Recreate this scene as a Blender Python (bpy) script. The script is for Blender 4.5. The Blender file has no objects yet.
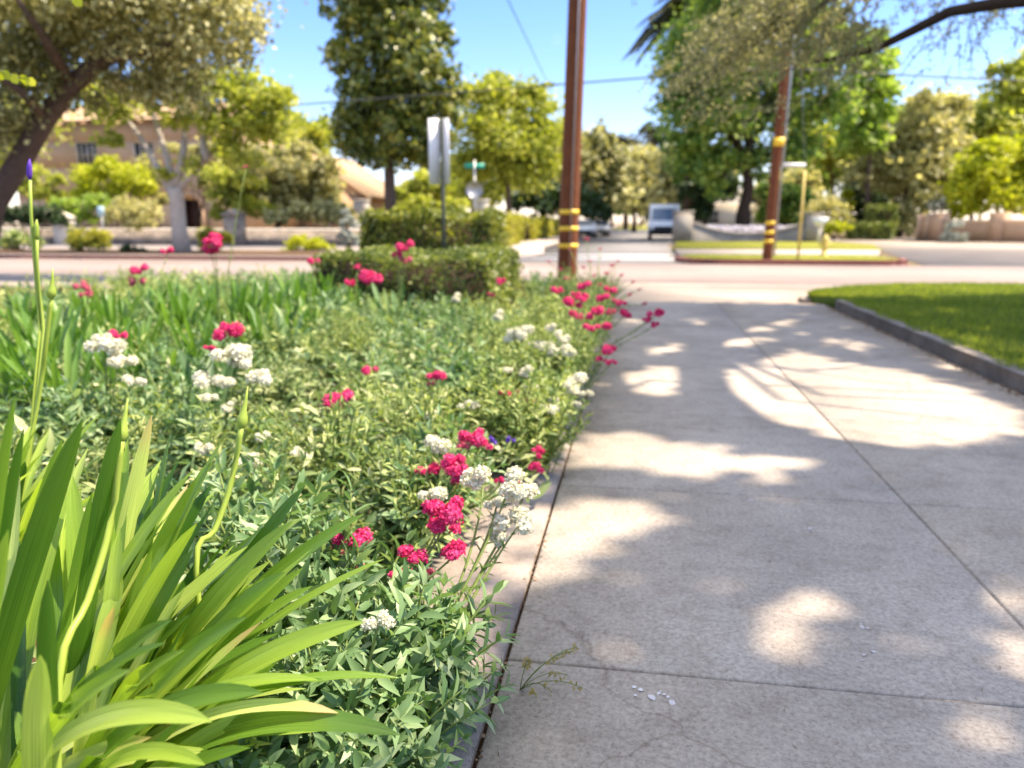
import bpy, math, random
import numpy as np
from mathutils import Vector, Matrix
R = math.radians
rng = np.random.default_rng(7); random.seed(7)
S = bpy.context.scene; COL = S.collection

# ------------------------------------------------------------------ camera
F = 760.0; PIT = math.atan(163/F); YAW = R(9.28); HC = 1.25
cd = bpy.data.cameras.new('camera'); cam = bpy.data.objects.new('camera', cd); COL.objects.link(cam)
cam.location = (0, 0, HC); cam.rotation_euler = (R(90)-PIT, 0, YAW)
cd.sensor_width = 36; cd.lens = F/1024*36; cd.clip_end = 2000; cd.clip_start = .05
cd.dof.use_dof = True; cd.dof.focus_distance = 1.75; cd.dof.aperture_fstop = 2.2
S.camera = cam
# ------------------------------------------------------------------ sky, sun, exposure
SUN_EL = R(57); SUN_AZ = R(79)            # clockwise from +Y
SD = Vector((math.sin(SUN_AZ)*math.cos(SUN_EL), math.cos(SUN_AZ)*math.cos(SUN_EL), math.sin(SUN_EL)))
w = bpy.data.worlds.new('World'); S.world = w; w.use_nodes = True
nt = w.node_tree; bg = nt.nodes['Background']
sky = nt.nodes.new('ShaderNodeTexSky'); sky.sky_type = 'NISHITA'; sky.sun_disc = False
sky.sun_elevation = SUN_EL; sky.sun_rotation = SUN_AZ; sky.air_density = 1.0; sky.dust_density = .25; sky.ozone_density = 2.2
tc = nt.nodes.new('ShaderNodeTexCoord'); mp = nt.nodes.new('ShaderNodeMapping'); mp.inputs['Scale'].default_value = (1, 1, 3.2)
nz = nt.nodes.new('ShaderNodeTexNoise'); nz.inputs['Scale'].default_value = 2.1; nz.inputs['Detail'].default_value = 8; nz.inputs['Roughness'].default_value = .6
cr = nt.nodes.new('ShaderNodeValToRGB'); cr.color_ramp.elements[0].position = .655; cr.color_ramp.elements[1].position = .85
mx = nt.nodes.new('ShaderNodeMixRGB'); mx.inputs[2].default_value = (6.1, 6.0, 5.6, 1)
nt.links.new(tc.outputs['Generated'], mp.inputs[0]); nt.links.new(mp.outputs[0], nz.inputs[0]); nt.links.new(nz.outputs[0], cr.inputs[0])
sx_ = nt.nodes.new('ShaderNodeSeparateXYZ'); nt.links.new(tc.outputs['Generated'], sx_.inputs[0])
mr = nt.nodes.new('ShaderNodeMapRange'); mr.inputs[1].default_value = .35; mr.inputs[2].default_value = .8; mr.inputs[4].default_value = .55; nt.links.new(sx_.outputs[2], mr.inputs[0])  # thin cloud added overhead, out of view, to whiten and lift the shade
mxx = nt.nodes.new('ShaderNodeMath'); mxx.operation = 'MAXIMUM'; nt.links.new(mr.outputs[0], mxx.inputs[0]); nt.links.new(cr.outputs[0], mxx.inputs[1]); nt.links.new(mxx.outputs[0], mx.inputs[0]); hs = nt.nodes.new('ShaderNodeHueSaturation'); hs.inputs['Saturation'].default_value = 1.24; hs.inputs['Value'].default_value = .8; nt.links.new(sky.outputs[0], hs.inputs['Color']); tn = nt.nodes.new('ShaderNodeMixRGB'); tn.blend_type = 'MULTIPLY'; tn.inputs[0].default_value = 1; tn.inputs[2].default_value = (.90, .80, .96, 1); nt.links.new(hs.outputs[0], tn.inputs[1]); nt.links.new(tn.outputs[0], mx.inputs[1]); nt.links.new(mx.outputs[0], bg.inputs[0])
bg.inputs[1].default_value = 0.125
sl = bpy.data.lights.new('sun', 'SUN'); sl.energy = 4.0; sl.angle = R(.8); sl.color = (1, .84, .65)
so = bpy.data.objects.new('sun', sl); COL.objects.link(so); so.rotation_euler = SD.to_track_quat('Z', 'Y').to_euler()
S.view_settings.view_transform = 'Standard'; S.view_settings.look = 'None'; S.view_settings.gamma = 1
S.view_settings.exposure = 1.78
S.cycles.max_bounces = 7; S.cycles.diffuse_bounces = 4; S.cycles.transparent_max_bounces = 4
S.cycles.use_denoising = True

# ------------------------------------------------------------------ picture <-> place
def ray(px, py):
    u = (px-512)/F; v = (384-py)/F
    fh = math.cos(PIT)+v*math.sin(PIT); dz = -math.sin(PIT)+v*math.cos(PIT)
    return Vector((-fh*math.sin(YAW)+u*math.cos(YAW), fh*math.cos(YAW)+u*math.sin(YAW), dz)), fh
def U(px, py, z=0.):                      # where that ray meets height z
    d, _ = ray(px, py); t = (z-HC)/d.z
    return Vector((d.x*t, d.y*t, z))
def D(px, py, dist):                      # that ray at a forward distance
    d, fh = ray(px, py); t = dist/fh
    return Vector((d.x*t, d.y*t, HC+d.z*t))
def proj(P):                              # array of points -> pixels
    P = np.atleast_2d(P); x = P[:, 0]*math.cos(YAW)+P[:, 1]*math.sin(YAW); f = -P[:, 0]*math.sin(YAW)+P[:, 1]*math.cos(YAW); z = P[:, 2]-HC
    zc = f*math.cos(PIT)-z*math.sin(PIT); yc = f*math.sin(PIT)+z*math.cos(PIT)
    zc = np.where(zc < .05, -1, zc)
    return 512+F*x/zc, 384-F*yc/zc, zc

# ------------------------------------------------------------------ materials
def nodes(name):
    m = bpy.data.materials.new(name); m.use_nodes = True; t = m.node_tree
    return m, t, t.nodes['Principled BSDF'], t.nodes.new, t.links.new
def c4(c): return (c[0], c[1], c[2], 1)
def ramp(N, cols, pos=None):
    r = N('ShaderNodeValToRGB'); e = r.color_ramp.elements
    pos = pos or [i/(len(cols)-1) for i in range(len(cols))]
    while len(e) < len(cols): e.new(.5)
    for i, c in enumerate(cols): e[i].position = pos[i]; e[i].color = c4(c)
    return r
def surf(name, cols, scale=5, rough=.8, bump=.3, bscale=None, detail=8, pos=None, metal=0, spec=.3, dist=.01, stain=None):
    m, t, b, N, L = nodes(name)
    co = N('ShaderNodeTexCoord'); n = N('ShaderNodeTexNoise'); n.inputs['Scale'].default_value = scale; n.inputs['Detail'].default_value = detail
    n.inputs['Roughness'].default_value = .65
    L(co.outputs['Object'], n.inputs[0]); r = ramp(N, cols, pos); L(n.outputs[0], r.inputs[0]); out = r.outputs[0]
    if stain:
        n3 = N('ShaderNodeTexNoise'); n3.inputs['Scale'].default_value = stain[0]; n3.inputs['Detail'].default_value = 6; L(co.outputs['Object'], n3.inputs[0])
        r3 = ramp(N, [(stain[1],)*3, (1, 1, 1)], [.35, .62]); L(n3.outputs[0], r3.inputs[0])
        k = N('ShaderNodeMixRGB'); k.blend_type = 'MULTIPLY'; k.inputs[0].default_value = 1; L(out, k.inputs[1]); L(r3.outputs[0], k.inputs[2]); out = k.outputs[0]
    L(out, b.inputs['Base Color'])
    n2 = N('ShaderNodeTexNoise'); n2.inputs['Scale'].default_value = bscale or scale*6; n2.inputs['Detail'].default_value = 6; L(co.outputs['Object'], n2.inputs[0])
    bp = N('ShaderNodeBump'); bp.inputs['Strength'].default_value = bump; bp.inputs['Distance'].default_value = dist; L(n2.outputs[0], bp.inputs['Height']); L(bp.outputs[0], b.inputs['Normal'])
    if rough >= .84: spec = .04
    b.inputs['Roughness'].default_value = rough; b.inputs['Metallic'].default_value = metal; b.inputs['Specular IOR Level'].default_value = spec
    return m
BR_ = {'glossy_dark_leaf': 1.35, 'olive_grey_leaf': 1.75, 'dusty_leaf': 1.3, 'mid_green_leaf': 1.5, 'yellow_green_leaf': 1.25, 'bright_green_leaf': 1.2, 'overhanging_leaf': 1.25, 'dark_hedge_leaf': 1.2, 'boxwood_leaf': 1.1, 'fresh_leaf': 1.25, 'grey_green_leaf': 1.15, 'variegated_leaf': 1.15, 'strap_leaf': 1.2, 'back_strap_leaf': 1.3}
def leafmat(name, cols, rough=.5, trans=.35, tcol=None, scale=1.5, spec=.35, stripes=False):
    q_ = BR_.get(name, 1); cols = [tuple(min(.75, v*q_*(1.06 if i == 0 else 1)) for i, v in enumerate(c)) for c in cols]
    m, t, b, N, L = nodes(name)
    g = N('ShaderNodeNewGeometry'); r = ramp(N, cols); co = N('ShaderNodeTexCoord')
    n = N('ShaderNodeTexNoise'); n.inputs['Scale'].default_value = scale; L(co.outputs['Object'], n.inputs[0])
    a = N('ShaderNodeMath'); a.operation = 'MULTIPLY_ADD'; a.inputs[1].default_value = .9 if stripes else .62; L(g.outputs['Random Per Island'], a.inputs[0])
    a2 = N('ShaderNodeMath'); a2.operation = 'MULTIPLY_ADD'; a2.inputs[1].default_value = .5 if stripes else .9; a2.inputs[2].default_value = -.2; L(n.outputs[0], a2.inputs[0]); L(a2.outputs[0], a.inputs[2])
    L(a.outputs[0], r.inputs[0]); out = r.outputs[0]
    if stripes:
        uv = N('ShaderNodeUVMap'); mpp = N('ShaderNodeMapping'); mpp.inputs['Scale'].default_value = (30, 2.4, 1); L(uv.outputs[0], mpp.inputs[0])
        sn = N('ShaderNodeTexNoise'); sn.inputs['Scale'].default_value = 1; sn.inputs['Detail'].default_value = 3; L(mpp.outputs[0], sn.inputs[0])
        rr = ramp(N, [(.68, .74, .66), (1.2, 1.16, 1.12)], [.33, .67]); L(sn.outputs[0], rr.inputs[0])
        k = N('ShaderNodeMixRGB'); k.blend_type = 'MULTIPLY'; k.inputs[0].default_value = 1; L(out, k.inputs[1]); L(rr.outputs[0], k.inputs[2])
        sx = N('ShaderNodeSeparateXYZ'); L(uv.outputs[0], sx.inputs[0])
        # dry tips: only on some leaves
        tr = N('ShaderNodeMath'); tr.operation = 'MULTIPLY'; L(sx.outputs[1], tr.inputs[0]); L(g.outputs['Random Per Island'], tr.inputs[1])
        rt = ramp(N, [(0, 0, 0), (1, 1, 1)], [.84, .93]); L(tr.outputs[0], rt.inputs[0])
        k2 = N('ShaderNodeMixRGB'); k2.inputs[2].default_value = (.55, .42, .2, 1); L(rt.outputs[0], k2.inputs[0]); L(k.outputs[0], k2.inputs[1]); 
        # pale base of the leaf
        rb = ramp(N, [(1, 1, 1), (0, 0, 0)], [0, .38]); L(sx.outputs[1], rb.inputs[0])
        m3 = N('ShaderNodeMath'); m3.operation = 'MULTIPLY'; m3.inputs[1].default_value = .6; L(rb.outputs[0], m3.inputs[0])
        k3 = N('ShaderNodeMixRGB'); k3.inputs[2].default_value = (.34, .42, .09, 1); L(m3.outputs[0], k3.inputs[0]); L(k2.outputs[0], k3.inputs[1]); out = k3.outputs[0]
        bp = N('ShaderNodeBump'); bp.inputs['Strength'].default_value = .25; bp.inputs['Distance'].default_value = .002; L(sn.outputs[0], bp.inputs['Height']); L(bp.outputs[0], b.inputs['Normal'])
    L(out, b.inputs['Base Color']); b.inputs['Roughness'].default_value = rough; b.inputs['Specular IOR Level'].default_value = spec
    tl = N('ShaderNodeBsdfTranslucent'); hs = N('ShaderNodeMixRGB'); hs.blend_type = 'MULTIPLY'; hs.inputs[0].default_value = 1
    hs.inputs[2].default_value = c4(tcol or (1.5, 1.6, .7)); L(out, hs.inputs[1]); L(hs.outputs[0], tl.inputs[0])
    ms = N('ShaderNodeMixShader'); ms.inputs[0].default_value = trans
    L(b.outputs[0], ms.inputs[1]); L(tl.outputs[0], ms.inputs[2]); L(ms.outputs[0], t.nodes['Material Output'].inputs[0])
    return m
M = {}
M['concrete'] = surf('driveway_concrete', [(.30, .265, .23), (.41, .365, .32), (.51, .455, .395)], 60, .85, .5, 260, pos=[.3, .5, .72], dist=.004, stain=(1.3, .78))
def speckle(m, hair=True):
    t = m.node_tree; b = t.nodes['Principled BSDF']; N = t.nodes.new; L = t.links.new; src = b.inputs['Base Color'].links[0].from_socket; co = N('ShaderNodeTexCoord')
    v = N('ShaderNodeTexVoronoi'); v.inputs['Scale'].default_value = 150; L(co.outputs['Object'], v.inputs[0]); r = ramp(N, [(.66, .64, .62), (1, 1, 1), (1.13, 1.12, 1.1)], [.12, .35, .8]); L(v.outputs['Color'], r.inputs[0])
    k = N('ShaderNodeMixRGB'); k.blend_type = 'MULTIPLY'; k.inputs[0].default_value = .5; L(src, k.inputs[1]); L(r.outputs[0], k.inputs[2]); out = k.outputs[0]
    n = N('ShaderNodeTexNoise'); n.inputs['Scale'].default_value = 7; n.inputs['Detail'].default_value = 10; n.inputs['Roughness'].default_value = .75; L(co.outputs['Object'], n.inputs[0]); r2 = ramp(N, [(.72, .69, .66), (1, 1, 1), (1.1, 1.1, 1.1)], [.36, .5, .66]); L(n.outputs[0], r2.inputs[0])
    k2 = N('ShaderNodeMixRGB'); k2.blend_type = 'MULTIPLY'; k2.inputs[0].default_value = .6; L(out, k2.inputs[1]); L(r2.outputs[0], k2.inputs[2]); out = k2.outputs[0]
    if hair:
        w_ = N('ShaderNodeTexVoronoi'); w_.feature = 'DISTANCE_TO_EDGE'; w_.inputs['Scale'].default_value = .55; wn = N('ShaderNodeTexNoise'); wn.inputs['Scale'].default_value = 2.5; wn.inputs['Detail'].default_value = 6; L(co.outputs['Object'], wn.inputs[0])
        mm = N('ShaderNodeMixRGB'); mm.inputs[0].default_value = .35; L(co.outputs['Object'], mm.inputs[1]); L(wn.outputs['Color'], mm.inputs[2]); L(mm.outputs[0], w_.inputs[0]); r3 = ramp(N, [(.55, .5, .46), (1, 1, 1)], [0, .0028]); L(w_.outputs['Distance'], r3.inputs[0])
        k3 = N('ShaderNodeMixRGB'); k3.blend_type = 'MULTIPLY'; k3.inputs[0].default_value = .55; L(out, k3.inputs[1]); L(r3.outputs[0], k3.inputs[2]); out = k3.outputs[0]
    L(out, b.inputs['Base Color'])
speckle(M['concrete'])
M['strip'] = surf('edge_concrete', [(.30, .255, .22), (.42, .36, .31)], 40, .88, .5, 200, dist=.004, stain=(4, .7))
speckle(M['strip'], False)
M['walk'] = surf('sidewalk_concrete', [(.34, .29, .255), (.43, .375, .33)], 8, .9, .3, 60, stain=(.6, .85))
M['gutter'] = surf('gutter_concrete', [(.33, .285, .25), (.43, .375, .33)], 6, .9, .3, 60, stain=(.5, .8))
M['road'] = surf('worn_pale_asphalt', [(.25, .205, .19), (.32, .27, .25)], 3, .9, .4, 90, stain=(.25, .85))
M['road_far'] = surf('tree_shaded_asphalt', [(.16, .155, .155), (.22, .215, .215)], 3, .9, .4, 90, stain=(.25, .8))  # far street: shade of the trees put into the asphalt colour
M['kerb'] = surf('kerb_concrete', [(.26, .225, .195), (.45, .40, .355)], 14, .9, .5, 120, stain=(3, .7))
M['redkerb'] = surf('faded_red_kerb_paint', [(.30, .09, .07), (.42, .22, .18)], 6, .7, .3)
M['soil'] = surf('bark_mulch', [(.035, .022, .014), (.12, .075, .045), (.22, .15, .1)], 45, .95, 1, 120, dist=.02)
M['earth'] = surf('dry_earth', [(.14, .11, .07), (.24, .19, .12)], 2, .95, .6, 20)
M['turf'] = surf('turf_base', [(.08, .12, .02), (.15, .2, .04)], 8, .9, .8, 120, dist=.02)
M['dryturf'] = surf('yellowing_turf', [(.15, .16, .03), (.30, .29, .07)], 5, .9, .8, 120, dist=.02)
M['bark'] = surf('brown_bark', [(.05, .035, .027), (.17, .125, .1)], 9, .95, 1, 30, dist=.03)
M['darkbark'] = surf('dark_bark', [(.025, .018, .014), (.08, .058, .045)], 9, .95, 1, 30, dist=.03)
M['palebark'] = surf('pale_smooth_bark', [(.28, .24, .2), (.52, .47, .41)], 5, .85, .5, 20, dist=.02)
M['polewood'] = surf('creosoted_wood', [(.055, .017, .006), (.135, .042, .013), (.20, .072, .024)], 5, .75, .7, 40, dist=.01)
M['yellow'] = surf('yellow_reflective', [(.75, .48, .03), (.85, .6, .06)], 5, .4, .1)
M['ypaint'] = surf('yellow_paint', [(.55, .42, .10), (.66, .52, .16)], 8, .5, .2)
M['metal'] = surf('galvanised_steel', [(.35, .35, .36), (.5, .5, .5)], 8, .45, .1, metal=.6)
M['signback'] = surf('sign_back_aluminium', [(.72, .7, .72), (.8, .78, .8)], 4, .5, .05)
M['darkpost'] = surf('dark_post_paint', [(.03, .04, .035), (.07, .08, .07)], 8, .5, .2)
M['white'] = surf('white_paint', [(.7, .7, .7), (.8, .8, .8)], 4, .4, .05)
M['green'] = surf('street_sign_green', [(.02, .28, .2), (.03, .34, .25)], 4, .4, .05)
M['cable'] = surf('cable', [(.03, .03, .03), (.06, .06, .06)], 4, .6, .05)
M['stucco'] = surf('peach_stucco', [(.48, .33, .22), (.58, .42, .30)], 2, .9, .5, 40)
M['stucco2'] = surf('tan_stucco', [(.40, .26, .165), (.50, .34, .22)], 2, .9, .4, 40)
M['trim'] = surf('cream_trim', [(.62, .56, .46), (.7, .64, .55)], 3, .7, .1)
M['tile'] = surf('clay_roof_tile', [(.35, .22, .13), (.52, .38, .22)], 6, .8, 1, 20, dist=.04)
M['glass'] = surf('dark_window_glass', [(.03, .04, .05), (.06, .07, .08)], 1, .08, 0, spec=.6)
M['dark'] = surf('dark_opening', [(.03, .012, .01), (.07, .025, .02)], 2, .8, .1)
M['rubber'] = surf('tyre_rubber', [(.02, .02, .02), (.035, .035, .035)], 9, .8, .1)
M['vanwhite'] = surf('van_white_enamel', [(.76, .78, .82), (.82, .84, .88)], 2, .3, 0, spec=.5)
M['silver'] = surf('silver_car_paint', [(.45, .47, .5), (.52, .54, .57)], 2, .3, 0, metal=.4, spec=.5)
M['bluegrey'] = surf('blue_grey_car_paint', [(.12, .15, .2), (.16, .19, .25)], 2, .3, 0, metal=.4, spec=.5)
M['pink'] = leafmat('crimson_floret', [(.38, .006, .07), (.62, .02, .15), (.80, .12, .32)], .6, .25, (1.3, 1, 1.2), 30)
M['pinkdark'] = leafmat('faded_crimson_floret', [(.36, .03, .09), (.48, .08, .15), (.5, .2, .2)], .6, .25, (1.3, 1, 1.2), 30)
M['whitefl'] = leafmat('cream_floret', [(.52, .56, .34), (.72, .72, .56), (.80, .79, .68)], .6, .25, (1.1, 1.1, 1), 30)
M['purple'] = leafmat('purple_petal', [(.08, .03, .35), (.16, .07, .5)], .6, .25, (1.1, 1, 1.2), 20)
M['stem'] = leafmat('green_stem', [(.12, .19, .05), (.2, .27, .07)], .5, .15, None, 4)
M['agastem'] = leafmat('pale_green_stalk', [(.24, .36, .05), (.34, .46, .08)], .4, .2, None, 4)
M['aga'] = leafmat('strap_leaf', [(.035, .105, .014), (.12, .23, .03), (.26, .39, .06), (.46, .55, .20)], .27, .45, (1.5, 1.5, .5), 2.5, .6, True)
M['strap'] = leafmat('back_strap_leaf', [(.035, .10, .015), (.08, .17, .03), (.14, .24, .04)], .4, .35, (1.5, 1.6, .6), 1.5, .5, False)
M['glauc'] = leafmat('grey_green_leaf', [(.02, .06, .02), (.065, .135, .05), (.15, .25, .11), (.36, .45, .26)], .45, .28, (1.4, 1.5, .7), 3)
M['fresh'] = leafmat('fresh_leaf', [(.03, .07, .014), (.10, .165, .04), (.24, .31, .10), (.42, .46, .21)], .5, .32, (1.4, 1.4, .7), 3)
M['varieg'] = leafmat('variegated_leaf', [(.018, .045, .012), (.055, .11, .032), (.20, .27, .10), (.58, .60, .36)], .45, .25, (1.2, 1.3, .8), 2)
M['straw'] = leafmat('dry_seed_head', [(.25, .2, .08), (.4, .34, .16)], .8, .3, None, 5)
M['box'] = leafmat('boxwood_leaf', [(.025, .05, .01), (.09, .13, .025), (.24, .27, .06)], .45, .3, None, 2)
M['yhedge'] = leafmat('golden_hedge_leaf', [(.10, .13, .015), (.27, .28, .03), (.42, .40, .05)], .5, .35, None, 1)
M['olive'] = leafmat('olive_grey_leaf', [(.03, .04, .016), (.13, .14, .055), (.38, .38, .19)], .45, .3, (1.4, 1.4, .8), .5)
M['olive2'] = leafmat('dusty_leaf', [(.10, .11, .045), (.25, .26, .11), (.46, .45, .23)], .5, .5, (1.3, 1.3, .8), .4)
M['magn'] = leafmat('glossy_dark_leaf', [(.012, .028, .008), (.04, .072, .014), (.14, .17, .028), (.33, .32, .07)], .35, .2, None, .5, .6)
M['ygreen'] = leafmat('yellow_green_leaf', [(.07, .10, .015), (.21, .25, .035), (.42, .43, .09)], .5, .45, None, .4)
M['syca'] = leafmat('mid_green_leaf', [(.02, .045, .012), (.075, .145, .03), (.32, .38, .08)], .5, .4, None, .3)
M['brightg'] = leafmat('bright_green_leaf', [(.08, .15, .02), (.19, .28, .05), (.30, .38, .10)], .5, .5, None, .5)
M['gold'] = leafmat('golden_leaf', [(.13, .18, .01), (.33, .38, .015), (.50, .52, .035)], .5, .4, None, .5)
M['darkg'] = leafmat('dark_shrub_leaf', [(.012, .028, .01), (.03, .06, .018), (.06, .1, .03)], .5, .25, None, .5)
M['palm'] = leafmat('palm_frond', [(.03, .035, .012), (.08, .09, .03)], .5, .2, None, 1)
M['deadpalm'] = leafmat('dead_palm_frond', [(.05, .032, .02), (.09, .06, .04)], .8, .1, None, 1)
M['silverleaf'] = leafmat('silver_leaf', [(.22, .27, .22), (.42, .47, .40)], .6, .2, (1, 1, 1), 1)
M['oakleaf'] = leafmat('overhanging_leaf', [(.06, .07, .035), (.16, .17, .09), (.36, .36, .22)], .5, .5, (1.3, 1.3, .8), 1)
M['grass'] = leafmat('grass_blade', [(.07, .12, .014), (.19, .25, .03), (.36, .39, .07)], .5, .45, None, 1)
M['litter'] = leafmat('dead_leaf', [(.08, .05, .03), (.2, .13, .07), (.3, .22, .13)], .8, .1, (1, 1, 1), 9)
M['petal'] = leafmat('fallen_petal', [(.6, .58, .58), (.75, .73, .74)], .7, .2, (1, 1, 1), 9)
def brick():
    m, t, b, N, L = nodes('grey_stone_courses'); co = N('ShaderNodeTexCoord'); mpp = N('ShaderNodeMapping'); mpp.inputs['Rotation'].default_value = (R(90), 0, 0)
    k = N('ShaderNodeTexBrick'); L(co.outputs['Object'], mpp.inputs[0]); L(mpp.outputs[0], k.inputs[0]); k.inputs['Scale'].default_value = 2.2
    k.inputs['Color1'].default_value = (.30, .25, .21, 1); k.inputs['Color2'].default_value = (.17, .145, .125, 1); k.inputs['Mortar'].default_value = (.34, .31, .28, 1)
    k.inputs['Mortar Size'].default_value = .03
    n = N('ShaderNodeTexNoise'); n.inputs['Scale'].default_value = 3; L(co.outputs['Object'], n.inputs[0]); r = ramp(N, [(.6, .6, .6), (1.2, 1.15, 1.1)], [.3, .7]); L(n.outputs[0], r.inputs[0])
    q = N('ShaderNodeMixRGB'); q.blend_type = 'MULTIPLY'; q.inputs[0].default_value = 1; L(k.outputs[0], q.inputs[1]); L(r.outputs[0], q.inputs[2]); L(q.outputs[0], b.inputs[0]); b.inputs['Roughness'].default_value = .9
    bp = N('ShaderNodeBump'); bp.inputs['Distance'].default_value = .02; L(k.outputs[0], bp.inputs['Height']); L(bp.outputs[0], b.inputs['Normal']); return m
M['stone'] = brick()
M['wallgrey'] = surf('aged_grey_render', [(.27, .245, .215), (.38, .35, .31)], 3, .9, .5, 30, stain=(1.2, .75))

# ------------------------------------------------------------------ mesh building
class MB:
    def __init__(s): s.v = []; s.f = []; s.n = 0; s.uv = []
    def add(s, v, f, uv=None):            # v (k,3); f (m,c) same corner count
        v = np.asarray(v, float); f = np.asarray(f, int)
        s.v.append(v); s.f.append(f+s.n); s.n += len(v); s.uv.append(np.zeros((len(v), 2)) if uv is None else uv); return s
    def box(s, x0, x1, y0, y1, z0, z1, rot=0, about=None):
        v = np.array([(x, y, z) for z in (z0, z1) for x, y in ((x0, y0), (x1, y0), (x1, y1), (x0, y1))], float)
        if rot:
            c = np.array(about if about is not None else ((x0+x1)/2, (y0+y1)/2)); d = v[:, :2]-c
            v[:, 0] = c[0]+d[:, 0]*math.cos(rot)-d[:, 1]*math.sin(rot); v[:, 1] = c[1]+d[:, 0]*math.sin(rot)+d[:, 1]*math.cos(rot)
        return s.add(v, [(0, 3, 2, 1), (4, 5, 6, 7), (0, 1, 5, 4), (1, 2, 6, 5), (2, 3, 7, 6), (3, 0, 4, 7)])
    def prism(s, pts, z0, z1):            # polygon in XY pulled up
        n = len(pts); v = [(p[0], p[1], z0) for p in pts]+[(p[0], p[1], z1) for p in pts]
        s.add(v, [(i, (i+1) % n, (i+1) % n+n, i+n) for i in range(n)]); b = s.n-2*n
        s.f.append(np.array([[b+n+i for i in range(n)]])); s.f.append(np.array([[b+i for i in range(n)][::-1]])); return s
    def tube(s, pts, rad, seg=8, wob=0):
        pts = [Vector(p) for p in pts]; n = len(pts); rr = rad if hasattr(rad, '__len__') else [rad]*n; V = []; up = Vector((.13, .27, .95))
        for i, p in enumerate(pts):
            t = (pts[min(i+1, n-1)]-pts[max(i-1, 0)]).normalized(); a = t.cross(up)
            if a.length < .05: a = t.cross(Vector((1, 0, 0)))
            a.normalize(); b = t.cross(a)
            for k in range(seg):
                an = 2*math.pi*k/seg; q = p+(a*math.cos(an)+b*math.sin(an))*rr[i]*(1+wob*random.uniform(-1, 1)); V.append(q[:])
        Fc = [(i*seg+k, i*seg+(k+1) % seg, (i+1)*seg+(k+1) % seg, (i+1)*seg+k) for i in range(n-1) for k in range(seg)]
        b = s.n; s.add(V, Fc); s.f.append(np.array([[b+k for k in range(seg)][::-1]])); s.f.append(np.array([[b+(n-1)*seg+k for k in range(seg)]])); return s
    def lathe(s, prof, c=(0, 0, 0), seg=16):
        n = len(prof); V = [(c[0]+r*math.cos(2*math.pi*k/seg), c[1]+r*math.sin(2*math.pi*k/seg), c[2]+z) for r, z in prof for k in range(seg)]
        return s.add(V, [(i*seg+k, i*seg+(k+1) % seg, (i+1)*seg+(k+1) % seg, (i+1)*seg+k) for i in range(n-1) for k in range(seg)])
    def inst(s, tv, tf, P, Xd, Nd, size):  # template (x along leaf, y across, z normal) at every P
        tv = np.asarray(tv, float); tf = np.asarray(tf, int); N = len(P); X = Xd/np.linalg.norm(Xd, axis=1, keepdims=True)
        Y = np.cross(Nd, X); Y /= np.linalg.norm(Y, axis=1, keepdims=True)+1e-9; Z = np.cross(X, Y)
        size = np.broadcast_to(np.asarray(size, float), (N,))[:, None, None]
        V = P[:, None, :]+size*(tv[None, :, 0:1]*X[:, None]+tv[None, :, 1:2]*Y[:, None]+tv[None, :, 2:3]*Z[:, None])
        k = len(tv); Fc = (tf[None]+(np.arange(N)*k)[:, None, None]).reshape(-1, tf.shape[1])
        return s.add(V.reshape(-1, 3), Fc)
    def mesh(s, name, mat, smooth=False):
        me = bpy.data.meshes.new(name); V = np.concatenate(s.v); me.vertices.add(len(V)); me.vertices.foreach_set('co', V.ravel().astype(np.float32))
        Fs = [f for f in s.f if len(f)]; lo = np.concatenate([f.ravel() for f in Fs]); cnt = np.concatenate([np.full(len(f), f.shape[1]) for f in Fs])
        me.loops.add(len(lo)); me.loops.foreach_set('vertex_index', lo.astype(np.int32)); st = np.concatenate([[0], np.cumsum(cnt)[:-1]])
        me.polygons.add(len(cnt)); me.polygons.foreach_set('loop_start', st.astype(np.int32)); me.polygons.foreach_set('loop_total', cnt.astype(np.int32))
        uvs = np.concatenate(s.uv)
        if uvs.any():
            l = me.uv_layers.new(name='UVMap'); l.data.foreach_set('uv', uvs[lo].ravel().astype(np.float32))
        me.update(calc_edges=True); me.validate()
        if smooth: me.polygons.foreach_set('use_smooth', np.ones(len(me.polygons), bool))
        me.materials.append(mat); return me
    def obj(s, name, mat, parent=None, smooth=False, loc=None):
        if parent is not None and loc is None:   # parts are written in world space; keep them there under a moved thing
            mw = parent_world(parent).inverted()
        o = bpy.data.objects.new(name, s.mesh(name, mat, smooth)); COL.objects.link(o)
        if parent is not None:
            o.parent = parent
            if loc is None: o.matrix_basis = mw
        if loc is not None: o.location = loc
        return o
def parent_world(o):
    m = o.matrix_basis.copy()
    while o.parent: o = o.parent; m = o.matrix_basis @ m
    return m
def tag(o, label, cat, group=None, kind=None):
    if label: o['label'] = label
    if cat: o['category'] = cat
    if group: o['group'] = group
    if kind: o['kind'] = kind
    return o
def thing(name, label, cat, loc=(0, 0, 0), rot=0, group=None):
    o = bpy.data.objects.new(name, None); COL.objects.link(o); o.empty_display_size = .1
    o.location = loc; o.rotation_euler = (0, 0, rot); return tag(o, label, cat, group)
def struct(mb, name, mat, smooth=False):
    o = mb.obj(name, mat, smooth=smooth); o['kind'] = 'structure'; return o
def copy_tree(o, parent=None):
    c = o.copy(); COL.objects.link(c)
    if parent: c.parent = parent; c.matrix_parent_inverse = o.matrix_parent_inverse.copy()
    for ch in list(o.children): copy_tree(ch, c)
    return c

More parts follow.
